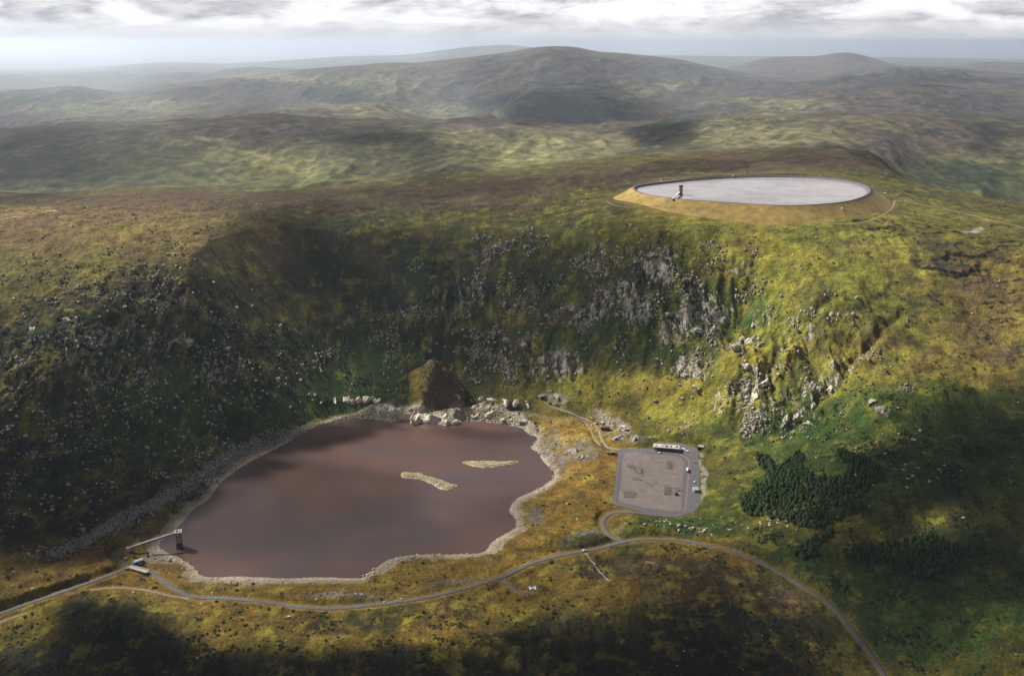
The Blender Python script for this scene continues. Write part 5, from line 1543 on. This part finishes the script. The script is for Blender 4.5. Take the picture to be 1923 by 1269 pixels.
wr2 = clump * (crag_big * (1 - .6 * sst(1320, 1380, PXW)) + 1.2 * diag + .3 * steep)
Pr = sample(wr2 * (.35 + sst(700, 1000, PXW)), 2400); sz = np.exp(rng.normal(.1, .45, len(Pr)))
scatter_mesh('crag_rocks', Pr, np.clip(sz, .5, 3.2), 1.3, M['darkgranite'], .3, kind='stuff')
# shore stones
ok = (SDL > -1.5) & (SDL < 14) & (ROADD > 1)
Pr = sample(np.exp(-np.clip(SDL, 0, 99) / 6) * sst(-.2, .3, V1) + 2.5 * shore_rock, 3600); sz = np.exp(rng.normal(-.45, .40, len(Pr)))
scatter_mesh('shore_stones', Pr, np.clip(sz, .25, 1.6), .7, M['sand'], .25, kind='stuff')
ok = (bandl < 18) & (SDL > 3)
Pr = sample(np.exp(-(bandl / 9) ** 2), 5000); sz = np.exp(rng.normal(-.2, .35, len(Pr)))
scatter_mesh('moraine_stones', Pr, np.clip(sz, .3, 1.8), .7, M['darkgranite'], .25, kind='stuff')
# island stones
pp = []
for P in ISL:
    x0, y0_ = P.min(0) - 1; x1, y1_ = P.max(0) + 1
    X = rng.uniform(x0, x1, 5000); Y = rng.uniform(y0_, y1_, 5000); i = inside(X, Y, P)
    d, _ = seg_dist(X[i], Y[i], P, True)
    pp.append(np.stack([X[i], Y[i], np.minimum(d * .45, 1.6)], 1)[:900])
pp = np.concatenate(pp)
scatter_mesh('island_stones', pp, np.exp(rng.normal(-.6, .35, len(pp))), .8, M['sand'], .25, kind='stuff')
# heather and bracken clumps
ok = (SDL > 9) & (SDY > 5) & (ROADD > 4) & (SDR > 78) & (YG < 1900) & (dpad > 14) & (UG > -.7) & (UG < .7)
cl2 = sst(.0, .4, fbm(XG, YG, 18, 3, 611)) + .05
V8 = np.array([(1, 0, 0), (0.3, .95, 0), (-.8, .6, 0), (-.8, -.6, 0), (.3, -.95, 0), (.1, .05, 1)]); F8 = np.array([(0, 1, 5), (1, 2, 5), (2, 3, 5), (3, 4, 5), (4, 0, 5)])
Ph = sample(cl2 * (.12 + .9 * bmax([(250, 780, 620, 300, -10), (650, 600, 330, 170), (1120, 560, 260, 110), (1700, 950, 300, 230), (900, 1240, 1000, 90), (1200, 1060, 200, 40)])), 17000)
scatter_mesh('heather', Ph, rng.uniform(.8, 2.2, len(Ph)), .65, M['shrub'], .25, V8, F8, .1, kind='stuff')

# ------------------------------------------------------------------ conifers
def crown_mesh(seed, H=7.0, R=2.3, n=120):
    r = random.Random(seed); V, F = [], []
    # uneven core
    lv = 6; R *= 1.0
    for i in range(lv):
        z = .8 + (H - 1.2) * i / (lv - 1); rr = R * .78 * math.sqrt(max(0, 1 - (i / (lv - 1)) ** 2)) + .08
        for k in range(7):
            a = 6.283 * k / 7 + i * .4; q = rr * r.uniform(.7, 1.3)
            V.append((q * math.cos(a), q * math.sin(a), z + r.uniform(-.2, .2)))
    for i in range(lv - 1):
        for k in range(7): F.append((i * 7 + k, i * 7 + (k + 1) % 7, (i + 1) * 7 + (k + 1) % 7, (i + 1) * 7 + k))
    # drooping sprays of branches
    for i in range(n):
        t_ = r.random() ** .8; z = .7 + (H - .9) * t_; rr = R * math.sqrt(max(0, 1 - t_ ** 2)) + .15; a = r.uniform(0, 6.283); w = r.uniform(.25, .5) * (1.25 - t_) ; o_ = rr * r.uniform(.8, 1.15)
        ca, sa = math.cos(a), math.sin(a); b = len(V)
        V += [(ca * rr * .25, sa * rr * .25, z + .5), (ca * o_ * .7 - sa * w, sa * o_ * .7 + ca * w, z - .05), (ca * o_, sa * o_, z - .35), (ca * o_ * .7 + sa * w, sa * o_ * .7 - ca * w, z - .05)]
        F.append((b, b + 1, b + 2, b + 3))
    me = bpy.data.meshes.new('crown'); me.from_pydata(V, [], F); me.materials.append(M['needles'])
    return me, np.array(V), F


crowns = [crown_mesh(900 + i, 4.2 + (i % 3) * .6, 2.3 + .35 * (i % 2)) for i in range(6)]
m = MB().cyl(0, 0, -.6, 4.0, .2, .05, 7)
trunk_me = bpy.data.meshes.new('trunk'); trunk_me.from_pydata(m.V, [], m.F); trunk_me.materials.append(M['bark'])
PLANT = [(1419, 853), (1432, 882), (1446, 901), (1408, 922), (1389, 937), (1391, 956), (1408, 967), (1476, 979), (1498, 988), (1531, 991), (1568, 981), (1587, 971), (1614, 960), (1621, 950), (1616, 936), (1635, 909), (1661, 899), (1654, 886),
         (1635, 867), (1616, 856), (1578, 846), (1570, 858), (1593, 879), (1584, 896), (1559, 897), (1533, 896), (1506, 879), (1510, 858), (1500, 846), (1483, 861), (1472, 871), (1453, 875), (1449, 858)]
CL2 = [(1491, 1041), (1502, 1028), (1533, 1013), (1555, 996), (1565, 1001), (1538, 1026), (1534, 1043), (1506, 1051)]
CL3 = [(1606, 1034), (1626, 1024), (1660, 1019), (1704, 1011), (1739, 1000), (1775, 1012), (1801, 1026), (1847, 1019), (1838, 1036), (1801, 1057), (1754, 1088), (1712, 1080), (1666, 1065), (1608, 1057), (1581, 1050)]


def fill(poly, sp, keep=1.0):
    pts = []
    Pw = np.array([at(x, y)[:2] for x, y in poly])
    x0, y0_ = Pw.min(0); x1, y1_ = Pw.max(0)
    y = y0_; r_ = 0
    while y < y1_:
        x = x0 + (r_ % 2) * sp / 2
        while x < x1:
            q = (x + random.uniform(-.35, .35) * sp, y + random.uniform(-.35, .35) * sp)
            if random.random() < keep and inside(np.array([q[0]]), np.array([q[1]]), Pw)[0]: pts.append(q)
            x += sp
        y += sp * .87; r_ += 1
    return pts


def zone(q):
    px, py = to_px(q[0], q[1], float(Zat(*q)))
    if py < 885 and px < 1470: return 'dark conifer in the pointed upper left tip of the plantation'
    if px < 1430: return 'green conifer at the left edge of the plantation nearest the switchyard'
    if px > 1590: return 'dark conifer in the right arm of the plantation'
    if py < 890: return 'dark conifer in the notched upper edge of the plantation'
    if py > 962: return 'dark conifer along the lower edge of the plantation'
    if px < 1500: return 'green conifer in the left half of the plantation interior'
    return 'dark conifer in the right half of the plantation interior'


trees = [(q, zone(q), 'conifers of the plantation') for q in fill(PLANT, 4.1, .93)]
trees2 = [(q, 'low dark conifer in the small clump below the plantation', 'conifers of the small clump') for q in fill(CL2, 3.6, .95)]
trees3 = [(q, 'dark conifer in the %s part of the loose wood at lower right' % ('left' if to_px(q[0], q[1], 25.0)[0] < 1680 else ('middle' if to_px(q[0], q[1], 25.0)[0] < 1760 else 'right')), 'conifers of the lower right slope') for q in fill(CL3, 4.3, .85)]
random.shuffle(trees)
trees.sort(key=lambda t: t[0][1])
ind = trees[:215] + trees2[:30] + trees3[:55]; rest = trees[215:] + trees2[30:] + trees3[55:]
print('trees', len(trees), len(trees2), len(trees3))
for i, (q, lb, gr) in enumerate(ind):
    t = thing('conifer_tree', lb, 'tree', (q[0], q[1], float(Zat(*q))), random.uniform(0, 6.28), gr)
    s_ = random.uniform(.65, 1.25); t.scale = (s_, s_, s_ * random.uniform(.8, 1.1))
    for nm, me in (('crown', crowns[i % 6][0]), ('trunk', trunk_me)):
        o = bpy.data.objects.new(nm, me); C.objects.link(o); o.parent = t
VV, FF = [], []; off = 0
for i, (q, lb, gr) in enumerate(rest):
    _, V, F = crowns[i % 6]; a = random.uniform(0, 6.28); s_ = random.uniform(.65, 1.25)
    R_ = np.array([[math.cos(a), -math.sin(a), 0], [math.sin(a), math.cos(a), 0], [0, 0, 1]]) * s_
    VV.append(V @ R_.T + np.array([q[0], q[1], float(Zat(*q))])); FF.append(np.array(F) + off); off += len(V)
mesh_obj('conifer_wood', np.concatenate(VV), np.concatenate(FF), M['needles'], kind='stuff')
